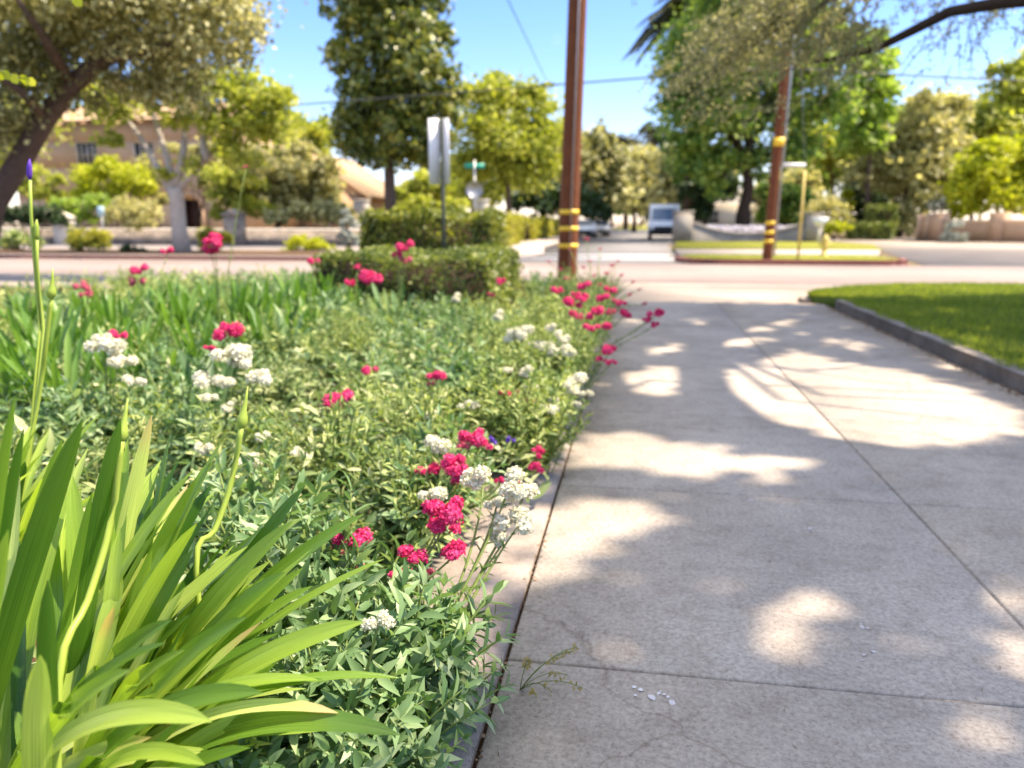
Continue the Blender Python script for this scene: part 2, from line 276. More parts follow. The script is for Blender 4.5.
CARD = ([(0, 0, 0), (.5, .34, .06), (1, 0, 0), (.5, -.34, .06)], [(0, 1, 2, 3)])
ROUND = ([(0, 0, 0), (.3, .4, .05), (.75, .36, .02), (1, 0, -.05), (.7, -.38, .02), (.25, -.38, .05)], [(0, 1, 2, 3, 4, 5)])
LANCE = ([(0, 0, 0), (.28, .13, .05), (.28, 0, 0), (.28, -.13, .05), (.62, .12, .02), (.62, 0, -.04), (.62, -.12, .02), (1, 0, -.16)],
         [(0, 2, 1, 1), (0, 3, 2, 2), (2, 5, 4, 1), (3, 6, 5, 2), (5, 7, 4, 4), (6, 7, 5, 5)])
def tris(t): return (t[0], t[1])
LQ = (LANCE[0], [(2, 5, 4, 1), (3, 6, 5, 2)]); LT = [(0, 2, 1), (0, 3, 2), (5, 7, 4), (6, 7, 5)]
def lance(mb, P, X, N, size):
    n0 = mb.n; mb.inst(LANCE[0], LQ[1], P, X, N, size); k = len(LANCE[0])
    mb.f.append((np.array(LT)[None]+(n0+np.arange(len(P))*k)[:, None, None]).reshape(-1, 3)); return mb
def unit(n):
    v = rng.normal(size=(n, 3)); return v/np.linalg.norm(v, axis=1, keepdims=True)

# ------------------------------------------------------------------ the ground, roads, pavements
g = MB().box(-400, 400, -60, 600, -.6, -.10); struct(g, 'ground', M['earth'])
r = MB().prism([(-160, 16.35), (160, 16.35), (160, 24.6), (-160, 24.6)], -.3, -.06); struct(r, 'cross_street', M['road'])
r = MB().prism([(-9, 24.6), (1.6, 24.6), (1.6, 44), (4.4, 54), (4.4, 240), (-4.6, 240), (-4.6, 32)], -.3, -.064); struct(r, 'far_street', M['road_far'])
r = MB().prism([(8.6, 24.6), (60, 24.6), (60, 47), (19, 56), (14.5, 66), (11.5, 66), (11, 38)], -.3, -.061); struct(r, 'side_street', M['walk'])
# intersection seam and gutters
g2 = MB().prism([(-160, 15.75), (-1.6, 15.75), (-.9, 15.2), (-.34, 12.2), (2.9, 12.2), (2.9, 12.75), (3.2, 14.3), (4.9, 15.6), (6.2, 15.9), (160, 15.9), (160, 16.35), (-160, 16.35)], -.3, -.03)
struct(g2, 'driveway_apron', M['gutter'])
# driveway slabs with real joints
dv = MB(); ys = [-3.0+.42+1.52*i for i in range(-1, 11)]
ys = [1.975+1.52*i for i in range(-4, 7)]
for i in range(len(ys)):
    y1 = ys[i+1] if i+1 < len(ys) else 12.2
    if ys[i] > 12: continue
    for x0, x1 in ((-.34, 1.24), (1.24, 2.84)):
        a, b, c, d = x0+.005, x1-.005, ys[i]+.005, min(y1, 12.2)-.005; e = .006
        v = [(a, c, -.12), (b, c, -.12), (b, d, -.12), (a, d, -.12), (a, c, -e), (b, c, -e), (b, d, -e), (a, d, -e), (a+e, c+e, 0), (b-e, c+e, 0), (b-e, d-e, 0), (a+e, d-e, 0)]
        dv.add(v, [(0, 1, 5, 4), (1, 2, 6, 5), (2, 3, 7, 6), (3, 0, 4, 7), (4, 5, 9, 8), (5, 6, 10, 9), (6, 7, 11, 10), (7, 4, 8, 11), (8, 9, 10, 11)])
struct(dv, 'driveway', M['concrete'])
struct(MB().box(-.8, 2.9, -6, 12.2, -.14, -.022), 'driveway_joint_dirt', M['soil'])
st = MB()
for i in range(5): st.box(-.95-.02*(i % 2), -.348, -4+1.55*i*2, -4+1.55*(i*2+2)-.012, -.12, .004+.002*(i % 2))
struct(st, 'edging_strip', M['strip'])
# kerb on the right, curved at the street end
kp = [(2.86, -6), (2.86, 11.4), (2.88, 11.75), (2.65, 13.2), (3.05, 14.1), (3.82, 15.08), (4.95, 15.74), (6.3, 15.98), (9, 16.05), (60, 16.05)]
def strip(path, w, z0, z1, mb=None, left=False):
    mb = mb or MB(); P = [Vector((p[0], p[1])) for p in path]; A = []; B = []
    for i, p in enumerate(P):
        t = (P[min(i+1, len(P)-1)]-P[max(i-1, 0)]).normalized(); n = Vector((t.y, -t.x)); A.append(p); B.append(p+n*w)
    for i in range(len(P)-1):
        q = [A[i], B[i], B[i+1], A[i+1]]; v = [(a.x, a.y, z) for z in (z0, z1) for a in q]
        mb.add(v, [(4, 5, 6, 7), (1, 0, 4, 5), (3, 2, 6, 7), (0, 3, 7, 4), (2, 1, 5, 6)])
    return mb
struct(strip(kp[:3], .15, -.1, .125), 'kerb', M['kerb'])
struct(strip([(2.62, 12.7)]+kp[3:], .12, -.1, .03), 'kerb_return', M['gutter'])
lw = MB(); lp = [(3.02, -6), (3.02, 11.6), (3.1, 12.5), (2.72, 12.75), (2.78, 13.15), (3.15, 14.0), (3.9, 14.95), (5.0, 15.6), (6.35, 15.85), (60, 15.9), (60, -6)]
lw.prism(lp, -.1, .085); struct(lw, 'lawn_soil', M['turf'])
# bed soil: uneven
nx, ny = 70, 80; xs = np.linspace(-14, -.72, nx); yy = np.linspace(-3, 15.7, ny); X, Y = np.meshgrid(xs, yy); Z = .03+.03*np.sin(X*3.1+Y)*np.cos(Y*2.3)+rng.normal(size=X.shape)*.012
Z[:, -1] = -.02
V = np.stack([X, Y, Z], -1).reshape(-1, 3); i = np.arange(nx-1)[None]+np.arange(ny-1)[:, None]*nx; Fq = np.stack([i, i+1, i+nx+1, i+nx], -1).reshape(-1, 4)
struct(MB().add(V, Fq), 'bed_soil', M['soil'], True)
struct(MB().box(-60, -3.4, 12.9, 14.9, -.1, .115), 'near_sidewalk', M['walk'])
# far side, left corner
def rnd(c, r, a0, a1, n=8): return [(c[0]+r*math.cos(R(a0+(a1-a0)*i/n)), c[1]+r*math.sin(R(a0+(a1-a0)*i/n))) for i in range(n+1)]
lc = [(-120, 24.85)]+rnd((-8.5, 29.6), 4.75, -90, 0)+[(-3.75, 31), (-4.6, 38), (-4.6, 200), (-120, 200)]
struct(MB().prism(lc, -.1, .09), 'far_left_block', M['walk'])
struct(strip([(-120, 24.7)]+rnd((-8.5, 29.6), 4.9, -90, -30), .15, -.1, .06), 'red_kerb', M['redkerb'])
struct(MB().box(-120, -11, 24.95, 28.2, .05, .11), 'parkway_mulch', M['soil'])
struct(MB().box(-120, -9, 35.4, 60, .05, .13), 'far_garden_soil', M['earth'])
# far side, right: kerbed grass island with pavement behind it
isl = [(2.6, 24.75), (7.1, 24.75)]+rnd((7.1, 25.6), .85, -90, 30, 5)+[(7.6, 28.6), (1.55, 28.2), (1.45, 26.2), (1.7, 25.2)]
struct(MB().prism(isl, -.1, .08), 'grass_island', M['dryturf'])
struct(strip([(1.35, 26.2), (1.62, 25.1), (2.55, 24.6), (7.1, 24.6)]+rnd((7.1, 25.6), 1.0, -85, 30, 5), .15, -.1, .10), 'island_kerb', M['redkerb'])
struct(MB().prism([(1.5, 28.2), (8.3, 28.7), (10, 34.3), (1.55, 33.9)], -.1, .075), 'far_sidewalk', M['walk'])
struct(MB().prism([(1.5, 34.2), (10.1, 34.5), (11.6, 41), (10.5, 47), (2.2, 45.5)], -.1, .10), 'far_verge', M['dryturf'])
struct(MB().prism([(2.4, 45.6), (10.4, 47.2), (11.3, 66), (30, 66), (30, 120), (4.7, 120), (4.7, 54)], -.1, .07), 'far_right_block', M['earth'])
struct(MB().prism([(14.5, 60), (19, 56.2), (60, 47.2), (60, 49.5), (20, 59)], -.1, .06), 'right_sidewalk', M['walk'])
struct(MB().box(-4.3, 4.0, 27.2, 27.7, -.07, -.054), 'crossing_line', M['white'])
struct(MB().box(-4.0, 1.2, 30.2, 30.7, -.07, -.054), 'crossing_line', M['white'])
struct(MB().box(-4.5, 3, 120, 240, -.1, -.05), 'far_dry_verge', M['dryturf'])

# ------------------------------------------------------------------ big plants: trees
def crown_mesh(clumps, n, leaf, tmpl=ROUND, sub=.34, flat=.75, fill=.25, droop=0):
    cl = np.array(clumps, float); wgt = cl[:, 3]**2; wgt /= wgt.sum(); mb = MB(); per = 26
    n = int(n*1.3); k = max(1, n//per); ci = rng.choice(len(cl), k, p=wgt); d = unit(k); d[:, 2] = np.where(d[:, 2] < -.55, -d[:, 2]*.6, d[:, 2])
    rr = np.where(rng.random(k) < fill, rng.random(k)**.5*.8, rng.uniform(.72, 1.12, k)); sc = cl[ci, :3]+d*(cl[ci, 3]*rr)[:, None]*np.array([1, 1, flat])
    sr = cl[ci, 3]*sub*rng.uniform(.6, 1.3, k); P = np.repeat(sc, per, 0)+rng.normal(size=(k*per, 3))*np.repeat(sr, per)[:, None]*np.array([.62, .62, .45])
    if droop: P[:, 2] -= rng.random(len(P))**2*droop
    out = np.repeat(d, per, 0); leaf *= 1.08; Nn = unit(len(P))*.75+out*.45+np.array([.1, 0, .5]); Xd = unit(len(P))+out*.5+np.array([0, 0, -.35-droop])
    mb.inst(tmpl[0], tmpl[1], P, Xd, Nn, leaf*rng.uniform(.6, 1.3, len(P))); return mb
def px_clumps(spec, dist, deep=.8):       # spec: (px, py, r px); fills the crown's depth too
    out = []; 
    for (x, y, r) in spec:
        rm = r*dist/790
        for k in range(2):
            dd = random.uniform(-1, 1)*deep*rm*1.2; p = D(x, y, dist+dd); out.append((p.x, p.y, max(p.z, rm*.3), rm*random.uniform(1.0, 1.25)))
    return out
def tree(name, label, cat, dist, base, spec, n, leaf, mat, bark='bark', tr=.25, top=None, group=None, bz=0., nl=7, lean=None, **kw):
    b = D(base, 221, dist); b.z = bz; cl = px_clumps(spec, dist)
    t = thing(name, label, cat, b, 0, group)
    cx = sum(c[0] for c in cl)/len(cl); cy = sum(c[1] for c in cl)/len(cl); cz = sum(c[2] for c in cl)/len(cl)
    tp = D(top[0], top[1], dist) if top else Vector((cx, cy, cz)); mb = MB(); k = [b-Vector((0, 0, .1))]
    for i in range(1, 6): q = b.lerp(tp, i/5); k.append(q+Vector((random.uniform(-1, 1), random.uniform(-1, 1), 0))*tr*.35)
    mb.tube(k, [tr*1.35]+[tr*(1-.13*i) for i in range(1, 6)], 10, .06)
    for c in random.sample(cl, min(nl, len(cl))):
        c = Vector(c[:3]); a = k[random.randint(3, 5)]; m_ = a.lerp(c, .5)+Vector((random.uniform(-.3, .3), random.uniform(-.3, .3), .3))
        mb.tube([a, m_, c], [tr*.45, tr*.3, tr*.1], 6)
    mb.obj('trunk', M[bark], t, True); crown_mesh(cl, n, leaf, **kw).obj('crown', M[mat], t); return t
def shrub(name, label, cat, dist, spec, n, leaf, mat, group=None, bark='bark', **kw):
    x = sum(s[0] for s in spec)/len(spec); b = D(x, 221, dist); b.z = .08; cl = px_clumps(spec, dist, .7); t = thing(name, label, cat, b, 0, group)
    mb = MB()
    for c in cl[:8]: mb.tube([b+Vector((random.uniform(-.1, .1), random.uniform(-.1, .1), 0)), b.lerp(Vector(c[:3]), .5)+Vector((0, 0, .05)), c[:3]], [.035, .025, .01], 5)
    mb.obj('stem', M[bark], t); crown_mesh(cl, n, leaf, **kw).obj('foliage', M[mat], t); return t

# left: grey-green oak leaning in from the left, close by
k = [D(-40, 330, 15.5), D(-22, 262, 15.5), D(-8, 205, 15.5), D(18, 165, 15.5), D(45, 118, 15.5), D(72, 85, 15.3), D(98, 62, 15.2), D(130, 30, 15)]
k[0].z = -.05
t = thing('oak_tree', 'grey-green tree with a thick dark trunk leaning in from the left edge', 'tree', k[0])
mb = MB().tube(k, [.34, .27, .235, .21, .195, .18, .14, .08], 12, .05)
for q in [(k[5], D(40, 30, 14), D(10, -10, 13.5)), (k[6], D(150, 50, 15), D(210, 30, 15)), (k[4], D(20, 90, 14.5), D(-30, 60, 14)), (k[6], D(120, 20, 16), D(150, -30, 16))]: mb.tube(q, [.12, .07, .03], 7)
mb.obj('trunk', M['bark'], t, True)
sp = [(x, y, r) for x, y, r in [(-30, -10, 50), (20, 10, 45), (60, -15, 50), (40, 45, 26), (8, 55, 30), (-20, 100, 34), (90, 20, 38), (130, 0, 42), (150, 45, 26), (175, 30, 32), (205, 45, 28), (215, 10, 38), (245, 25, 15), (190, 80, 16), (235, 50, 14), (60, 70, 16), (110, 75, 17), (10, 120, 18), (160, 85, 18), (100, -30, 50), (180, -30, 50), (35, 85, 22), (-15, 140, 24), (85, 95, 13), (135, 85, 18), (200, 95, 15), (170, 60, 26), (75, 40, 26), (115, 40, 24), (0, 60, 30)]]
crown_mesh(px_clumps(sp, 15.5, 1.1), 30000, .082, ROUND, sub=.5, fill=.35, droop=.25).obj('crown', M['olive'], t)
# pale-trunked street tree
b = D(180, 221, 29); b.z = .08
t = thing('street_tree', 'tree with a pale forked trunk standing at the kerb before the stone wall', 'tree', b)
mb = MB().tube([b-Vector((0, 0, .1)), D(179, 228, 29), D(177, 200, 29), D(175, 188, 29)], [.36, .27, .28, .26], 12, .08)
for q in [[(173, 195), (158, 168), (142, 140), (128, 120)], [(173, 190), (168, 160), (158, 130), (150, 105)], [(178, 190), (205, 160), (225, 135), (245, 118)], [(206, 160), (203, 140), (212, 118)], [(177, 185), (184, 150), (186, 112)]]:
    mb.tube([D(x, y, 29+(i*.4)) for i, (x, y) in enumerate(q)], [.17, .13, .1, .05][:len(q)], 8, .05)
mb.obj('trunk', M['palebark'], t, True)
sp = [(112, 115, 18), (140, 100, 20), (165, 90, 22), (200, 95, 24), (235, 95, 28), (262, 108, 26), (278, 128, 19), (250, 130, 24), (215, 125, 14), (190, 170, 12), (165, 178, 10), (232, 150, 16), (275, 100, 16), (180, 120, 12), (250, 160, 12), (110, 140, 9), (240, 185, 9), (155, 75, 16), (100, 95, 18)]
crown_mesh(px_clumps(sp, 29), 8500, .16, ROUND, sub=.4).obj('crown', M['ygreen'], t)
# magnolia
sp = [(390, -20, 34), (350, 5, 22), (420, -5, 24), (365, 25, 26), (405, 30, 30), (440, 35, 14), (345, 62, 16), (378, 60, 28), (420, 65, 28), (445, 80, 12), (340, 50, 10), (365, 95, 24), (400, 95, 28), (435, 105, 22), (348, 120, 18), (375, 130, 22), (410, 132, 26), (440, 140, 16), (352, 150, 15), (385, 158, 18), (420, 160, 18), (450, 120, 8)]
tree('magnolia_tree', 'tall dense dark glossy-leaved tree with a straight brown trunk behind the tall post', 'tree', 38, 387, sp, 19000, .23, 'magn', 'bark', .34, (388, 40), sub=.3, fill=.3, flat=.85)
# willow-like olive trees beside the houses
tree('willow_tree', 'dusty grey-green weeping tree between the peach house and the magnolia', 'tree', 42, 270, [(325, 165, 14), (310, 200, 16), (340, 205, 12), (250, 165, 22), (280, 160, 22), (305, 170, 18), (325, 190, 14), (265, 190, 20), (295, 195, 20), (240, 190, 14), (300, 150, 12)], 6000, .28, 'olive2', 'bark', .2, sub=.4, droop=.8)
tree('garden_tree', 'feathery yellow-green tree right of the magnolia', 'tree', 46, 510, [(475, 95, 13), (500, 100, 20), (530, 105, 20), (480, 130, 22), (510, 140, 25), (540, 135, 20), (485, 165, 22), (520, 175, 22), (548, 165, 16), (465, 165, 15), (495, 80, 10), (478, 195, 14), (540, 95, 12)], 11000, .23, 'ygreen', 'bark', .22, sub=.46)
tree('garden_tree', 'dusty mid-green tree just right of the near utility pole', 'tree', 70, 606, [(590, 150, 16), (605, 165, 18), (590, 185, 20), (612, 195, 16), (570, 160, 18), (602, 140, 11)], 5000, .45, 'olive', 'bark', .3, sub=.4)
tree('garden_tree', 'pale tree at the far end of the street', 'tree', 95, 634, [(625, 165, 14), (640, 160, 14), (632, 185, 17), (650, 185, 14), (620, 200, 13), (645, 205, 12)], 4000, .5, 'olive2', 'bark', .3, sub=.4)
shrub('dark_shrub', 'dark evergreen bush behind the golden hedge, left of the near pole', 'shrub', 52, [(540, 195, 16), (555, 205, 14), (570, 200, 14), (590, 205, 13), (525, 205, 10), (600, 212, 8)], 3500, .3, 'darkg')
# the far tree line closes the street
for i, (x, y, r0, dist, mat, lb) in enumerate([(560, 185, 26, 120, 'olive', 'grey-green tree far down the street behind the near pole'), (612, 200, 14, 150, 'syca', 'small green tree at the very end of the street'), (655, 190, 20, 130, 'olive', 'grey-green tree at the end of the street, above the van'), (690, 195, 22, 110, 'darkg', 'dark tree behind the left end of the curved wall'), (440, 190, 22, 75, 'olive', 'grey-green tree filling the gap below the magnolia crown'), (820, 170, 26, 105, 'syca', 'green tree behind the yellow guy-wire guard'), (30, 150, 30, 70, 'ygreen', 'yellow-green tree left of the peach house, behind the leaning trunk'), (345, 195, 16, 78, 'olive2', 'pale tree behind the gabled house')]):
    tree('distant_tree', lb, 'tree', dist, x, [(x+random.uniform(-1, 1)*r0*.9, y+random.uniform(-.9, .9)*r0*.8, r0*random.uniform(.45, .7)) for _ in range(9)], 2600, dist*.006, mat, 'bark', .3, group='trees closing the view', sub=.42)
for i, (x, y, r0, dist, mat, lb) in enumerate([(705, 200, 20, 62, 'darkg', 'dark brownish tree behind the curved wall, left of the big trunk'), (785, 205, 18, 60, 'syca', 'green tree behind the curved wall, right of the big trunk'), (-10, 120, 60, 48, 'ygreen', 'yellow-green tree filling the far left edge behind the leaning trunk'), (215, 150, 34, 62, 'olive2', 'dusty tree over the ridge of the peach house'), (300, 140, 24, 66, 'ygreen', 'light green tree showing over the gabled roof'),
    (420, 200, 26, 62, 'ygreen', 'light green tree low behind the dark clipped hedge'), (475, 185, 30, 70, 'ygreen', 'pale green tree behind the octagonal sign'), (545, 160, 30, 80, 'ygreen', 'yellow-green tree just left of the near pole'), (640, 195, 26, 170, 'olive2', 'hazy grey-green tree closing the end of the street'),
    (700, 180, 30, 85, 'olive', 'dusty tree behind the left side of the great green tree'), (780, 195, 26, 78, 'olive2', 'pale tree seen below the great green tree crown'), (835, 165, 34, 84, 'ygreen', 'light green tree behind the round sage shrub'), (900, 175, 44, 88, 'olive', 'grey-green tree behind the tiered hedges'), (975, 160, 44, 80, 'olive2', 'dusty tree behind the tan gate wall'), (1040, 150, 50, 84, 'olive', 'dull green tree beyond the right edge'), (930, 120, 26, 92, 'olive2', 'wispy grey tree rising above the tan gate wall')]):
    tree('background_tree', lb, 'tree', dist, x, [(x+random.uniform(-1, 1)*r0*.9, y+random.uniform(-.9, .9)*r0*.8, r0*random.uniform(.4, .62)) for _ in range(11)], 4600, dist*.0052, mat, 'bark', .25, group='trees closing the view', sub=.42)
# palms
def palm(label, dist, base, head, r, nf, skirt):
    b = D(base, 221, dist); b.z = 0; h = D(head[0], head[1], dist); t = thing('palm_tree', label, 'palm tree', b, 0, None)
    MB().tube([b, b.lerp(h, .5), h], [r*.13, r*.11, r*.12], 9, .04).obj('trunk', M['deadpalm'], t, True)
    def fr(mb, az, el, L, dr):
        P = []; X = []; N = []
        d = Vector((math.cos(az), math.sin(az), 0)); pts = [h+d*L*math.cos(el)*s+Vector((0, 0, L*(math.sin(el)*s-dr*s*s))) for s in np.linspace(0, 1, 9)]
        mb.tube(pts, [L*.012]*8+[L*.003], 4); sd = Vector((-d.y, d.x, 0))
        for j in range(1, 9):
            for f_ in (0, .5):
                q = pts[j-1].lerp(pts[j], f_)
                for s_ in (-1, 1): P.append(q[:]); X.append((sd*s_+d*.6+Vector((0, 0, -.5))).normalized()[:]); N.append((0, 0, 1))
        mb.inst([(0, 0, 0), (.5, .09, 0), (1, 0, -.05), (.5, -.09, 0)], [(0, 1, 2, 3)], np.array(P), np.array(X), np.array(N, float), L*.38)
    mb = MB()
    for i in range(nf): fr(mb, i*2.4, random.uniform(-.1, 1.2), r*random.uniform(.85, 1.1), random.uniform(.5, .9))
    mb.obj('frond', M['palm'], t)
    if skirt:
        mb = MB()
        for i in range(26): fr(mb, i*2.1, random.uniform(-1.3, -.7), r*random.uniform(.7, 1.1), .3)
        mb.obj('dead_frond_skirt', M['deadpalm'], t)
palm('tall shaggy palm rising behind the left of the big green tree', 62, 690, (697, 6), 4.6, 50, True)
palm('small far palm silhouette above the trees over the street', 110, 626, (626, 142), 3.0, 22, False)
palm('tall slim palm at the far end of the street beside the big green tree', 100, 652, (655, 130), 3.0, 22, True)
# big green tree above the curved wall
sp = [(690, 45, 24), (708, 15, 22), (675, 100, 16), (735, 25, 30), (770, 20, 30), (805, 25, 28), (680, 75, 18), (710, 80, 28), (745, 75, 32), (785, 75, 30), (820, 70, 28), (845, 45, 18), (690, 120, 24), (725, 120, 30), (765, 120, 30), (800, 115, 26), (835, 105, 20), (700, 160, 24), (735, 162, 24), (770, 160, 22), (800, 150, 18), (685, 145, 16), (715, 188, 12), (760, 180, 10), (690, 175, 13), (740, -10, 30), (790, -10, 30)]
tree('shade_tree', 'huge spreading green tree behind the curved wall, above the far utility pole', 'tree', 52, 744, sp, 26000, .28, 'syca', 'darkbark', .5, (750, 110), nl=12, sub=.36, fill=.3)
tree('slim_tree', 'tall bright yellow-green tree right of the big spreading one', 'tree', 60, 868, [(866, 70, 14), (885, 60, 10), (870, 95, 18), (860, 120, 16), (880, 115, 12), (888, 85, 9), (868, 142, 14), (850, 145, 12), (875, 40, 9)], 3600, .38, 'brightg', 'bark', .2, sub=.42)
tree('grey_tree', 'dusty grey-green tree above the tiered hedges', 'tree', 62, 900, [(880, 150, 20), (905, 140, 20), (930, 130, 22), (895, 175, 20), (920, 165, 22), (945, 150, 20), (865, 175, 16), (930, 100, 12), (905, 110, 10), (940, 185, 14), (950, 110, 14)], 7500, .36, 'olive2', 'bark', .25, sub=.42)
tree('tall_tree', 'tall loose yellow-green tree rising at the right edge behind the golden bush', 'tree', 66, 1010, [(985, 115, 16), (1010, 95, 18), (1030, 110, 22), (1000, 130, 20), (970, 140, 14), (1025, 70, 18), (1000, 70, 8), (1040, 140, 20)], 4600, .42, 'ygreen', 'bark', .3, sub=.45)
tree('dark_evergreen', 'dark evergreen standing left of the tiered hedges', 'tree', 66, 862, [(860, 190, 12), (870, 205, 12), (850, 205, 12), (866, 222, 10), (848, 222, 9), (868, 180, 8), (880, 215, 8)], 3000, .3, 'darkg', 'bark', .15, sub=.4)
shrub('round_shrub', 'round pale sage-green shrub right of the curved wall', 'shrub', 56, [(822, 205, 10), (832, 212, 11), (812, 215, 8), (838, 222, 9), (826, 225, 9)], 1900, .2, 'olive2')
shrub('golden_bush', 'small orange-gold bush in front of the dark evergreen', 'shrub', 63.5, [(847, 195, 4), (846, 204, 5), (850, 210, 4)], 500, .2, 'gold')
shrub('golden_bush', 'low golden flowering bush right of the white tapered box', 'shrub', 49, [(835, 226, 5), (844, 229, 5), (828, 231, 4)], 600, .15, 'gold')
tree('yellow_bush', 'big bright yellow-green bush overhanging the tan wall at the right edge', 'bush', 51.5, 1000, [(985, 170, 20), (1010, 160, 20), (1030, 175, 22), (970, 190, 16), (1000, 195, 24), (1025, 205, 18), (975, 210, 12), (955, 212, 9), (1035, 150, 18), (990, 150, 12)], 7500, .26, 'gold', 'darkbark', .2, sub=.4)
bpy.data.objects['yellow_bush'].children[1].data.materials[0] = leafmat('yellow_bush_leaf', [(.05, .09, .012), (.17, .23, .022), (.36, .40, .05)], .5, .4, None, .5)
shrub('olive_shrub', 'dull green rounded shrub between the tiered hedges and the tan wall', 'shrub', 60, [(902, 205, 9), (905, 220, 10), (914, 212, 9), (898, 228, 8), (920, 228, 8), (925, 195, 10)], 1500, .24, 'olive')
shrub('blossom_shrub', 'pinkish-white flowering shrub just behind the tan gate wall', 'shrub', 60, [(940, 205, 8), (955, 200, 8), (930, 208, 6), (968, 205, 7)], 900, .2, 'silverleaf')
shrub('white_flower_shrub', 'silvery shrub growing at the foot of the tan wall', 'shrub', 47.5, [(955, 228, 7), (960, 238, 7), (950, 236, 6)], 700, .14, 'silverleaf')

# ------------------------------------------------------------------ shrubs on the far left side
shrub('golden_shrub', 'large brilliant yellow shrub in front of the peach house window', 'shrub', 41, [(95, 180, 15), (115, 172, 16), (135, 178, 14), (85, 195, 12), (125, 190, 14), (105, 165, 10), (145, 185, 8)], 4200, .15, 'gold')
shrub('lime_shrub', 'lime-green shrub below the brilliant yellow one, behind the stone wall', 'shrub', 39, [(75, 208, 10), (95, 205, 12), (60, 205, 8), (85, 218, 8)], 1700, .15, 'brightg')
shrub('round_grey_shrub', 'large rounded silvery-green shrub above the stone wall, left of the pale trunk', 'shrub', 38.5, [(130, 208, 13), (145, 215, 12), (118, 215, 12), (138, 224, 10)], 2400, .14, 'olive2')
shrub('dark_hedge', 'dark clipped hedge above the left end of the stone wall', 'hedge', 38, [(15, 216, 10), (32, 216, 10), (48, 218, 9), (0, 216, 10), (60, 222, 7)], 2200, .16, 'darkg')
for x, lb, m_ in [(78, 'left one of the two round yellow-green shrubs at the red kerb', 'yhedge'), (98, 'right one of the two round yellow-green shrubs at the red kerb', 'yhedge')]:
    shrub('kerb_shrub', lb, 'shrub', 30.5, [(x, 236, 8), (x+3, 243, 8), (x-4, 244, 7)], 1100, .1, m_, 'low shrubs along the far kerb')
shrub('kerb_shrub', 'bright yellow-green shrub right of the pale trunk at the red kerb', 'shrub', 30.5, [(208, 236, 8), (222, 238, 8), (212, 245, 8)], 1200, .1, 'yhedge', 'low shrubs along the far kerb')
shrub('kerb_shrub', 'golden spreading shrub at the far kerb below the weeping tree', 'shrub', 31, [(300, 243, 8), (316, 246, 8), (290, 250, 6), (328, 250, 5)], 1100, .1, 'gold', 'low shrubs along the far kerb')
shrub('kerb_shrub', 'low dark green shrub beside the pale trunk on its left', 'shrub', 29.5, [(128, 250, 5), (140, 251, 5)], 500, .08, 'darkg', 'low shrubs along the far kerb')
shrub('kerb_shrub', 'pale yellow shrub at the far kerb beside the leaning trunk', 'shrub', 30.5, [(15, 240, 9), (30, 243, 8), (5, 246, 8)], 1100, .1, 'fresh', 'low shrubs along the far kerb')
shrub('silver_plant', 'tall silvery-leaved plant at the far kerb left of the tall signpost', 'plant', 29.5, [(345, 210, 5), (348, 222, 7), (343, 235, 7), (352, 240, 6)], 800, .1, 'silverleaf')
shrub('olive_hedge', 'grey-green hedge above the stone wall below the weeping tree', 'hedge', 38, [(320, 212, 12), (300, 214, 10), (338, 214, 9), (275, 218, 8)], 2000, .16, 'olive')
shrub('garden_shrub', 'light green shrub above the wall at the foot of the magnolia', 'shrub', 36.5, [(420, 205, 10), (440, 210, 9), (405, 212, 8), (455, 205, 9)], 1600, .16, 'ygreen')

shrub('pale_shrub', 'tall pale yellow-green shrub right of the arched doorway', 'shrub', 40, [(215, 175, 12), (225, 195, 13), (245, 205, 13), (232, 180, 12), (250, 185, 12), (222, 215, 9), (262, 210, 10)], 2600, .16, 'ygreen')
shrub('pale_shrub', 'pale green shrub against the house between the leaning trunk and the window', 'shrub', 44, [(35, 175, 10), (28, 190, 11), (45, 195, 9), (55, 180, 7), (60, 200, 8)], 1700, .16, 'ygreen')
shrub('pale_shrub', 'loose light green shrub over the arched doorway beside the pale trunk', 'shrub', 42, [(200, 165, 11), (212, 150, 10), (190, 150, 8), (205, 185, 8), (170, 150, 8)], 1900, .16, 'olive2')
shrub('pale_shrub', 'airy pale shrub left of the pale forked trunk, hiding the house wall', 'shrub', 43, [(150, 165, 9), (158, 180, 9), (150, 195, 8), (163, 200, 7)], 1200, .16, 'olive2')
# stone wall with piers (one thing)
t = thing('stone_wall', 'low grey stone garden wall with a flat cap behind the far pavement', 'wall', (-20, 35, 0))
MB().box(-75, -9, 34.8, 35.1, 0, .8).obj('wall_face', M['stone'], t)
MB().box(-75.02, -8.98, 34.72, 35.18, .8, .9).obj('cap', M['trim'], t)
def pier(x, h, w_, dark, lb):
    p = D(x, 221, 35.6+(0)); 
    y = 34.45; # on the wall line
    d, fh = ray(x, 221); xx = d.x/d.y*y
    q = thing('stone_pier', lb, 'pillar', (xx, y, 0), 0, 'piers of the stone wall')
    MB().box(xx-w_, xx+w_, y-w_*.6, y+.33, 0, h).obj('shaft', M['stone' if dark else 'trim'], q)
    MB().box(xx-w_-.06, xx+w_+.06, y-w_*.6-.06, y+.34, h, h+.12).lathe([(w_*.9, 0), (w_*.9, .04), (w_*.5, .12), (.02, .2)], (xx, y, h+.12), 12).obj('pier_cap', M['stone' if dark else 'trim'], q)
pier(65, 1.35, .5, False, 'pale stone pillar at the left end of the visible stone wall')
pier(234, 1.5, .42, True, 'dark grey stone pillar with a domed cap right of the pale trunk')

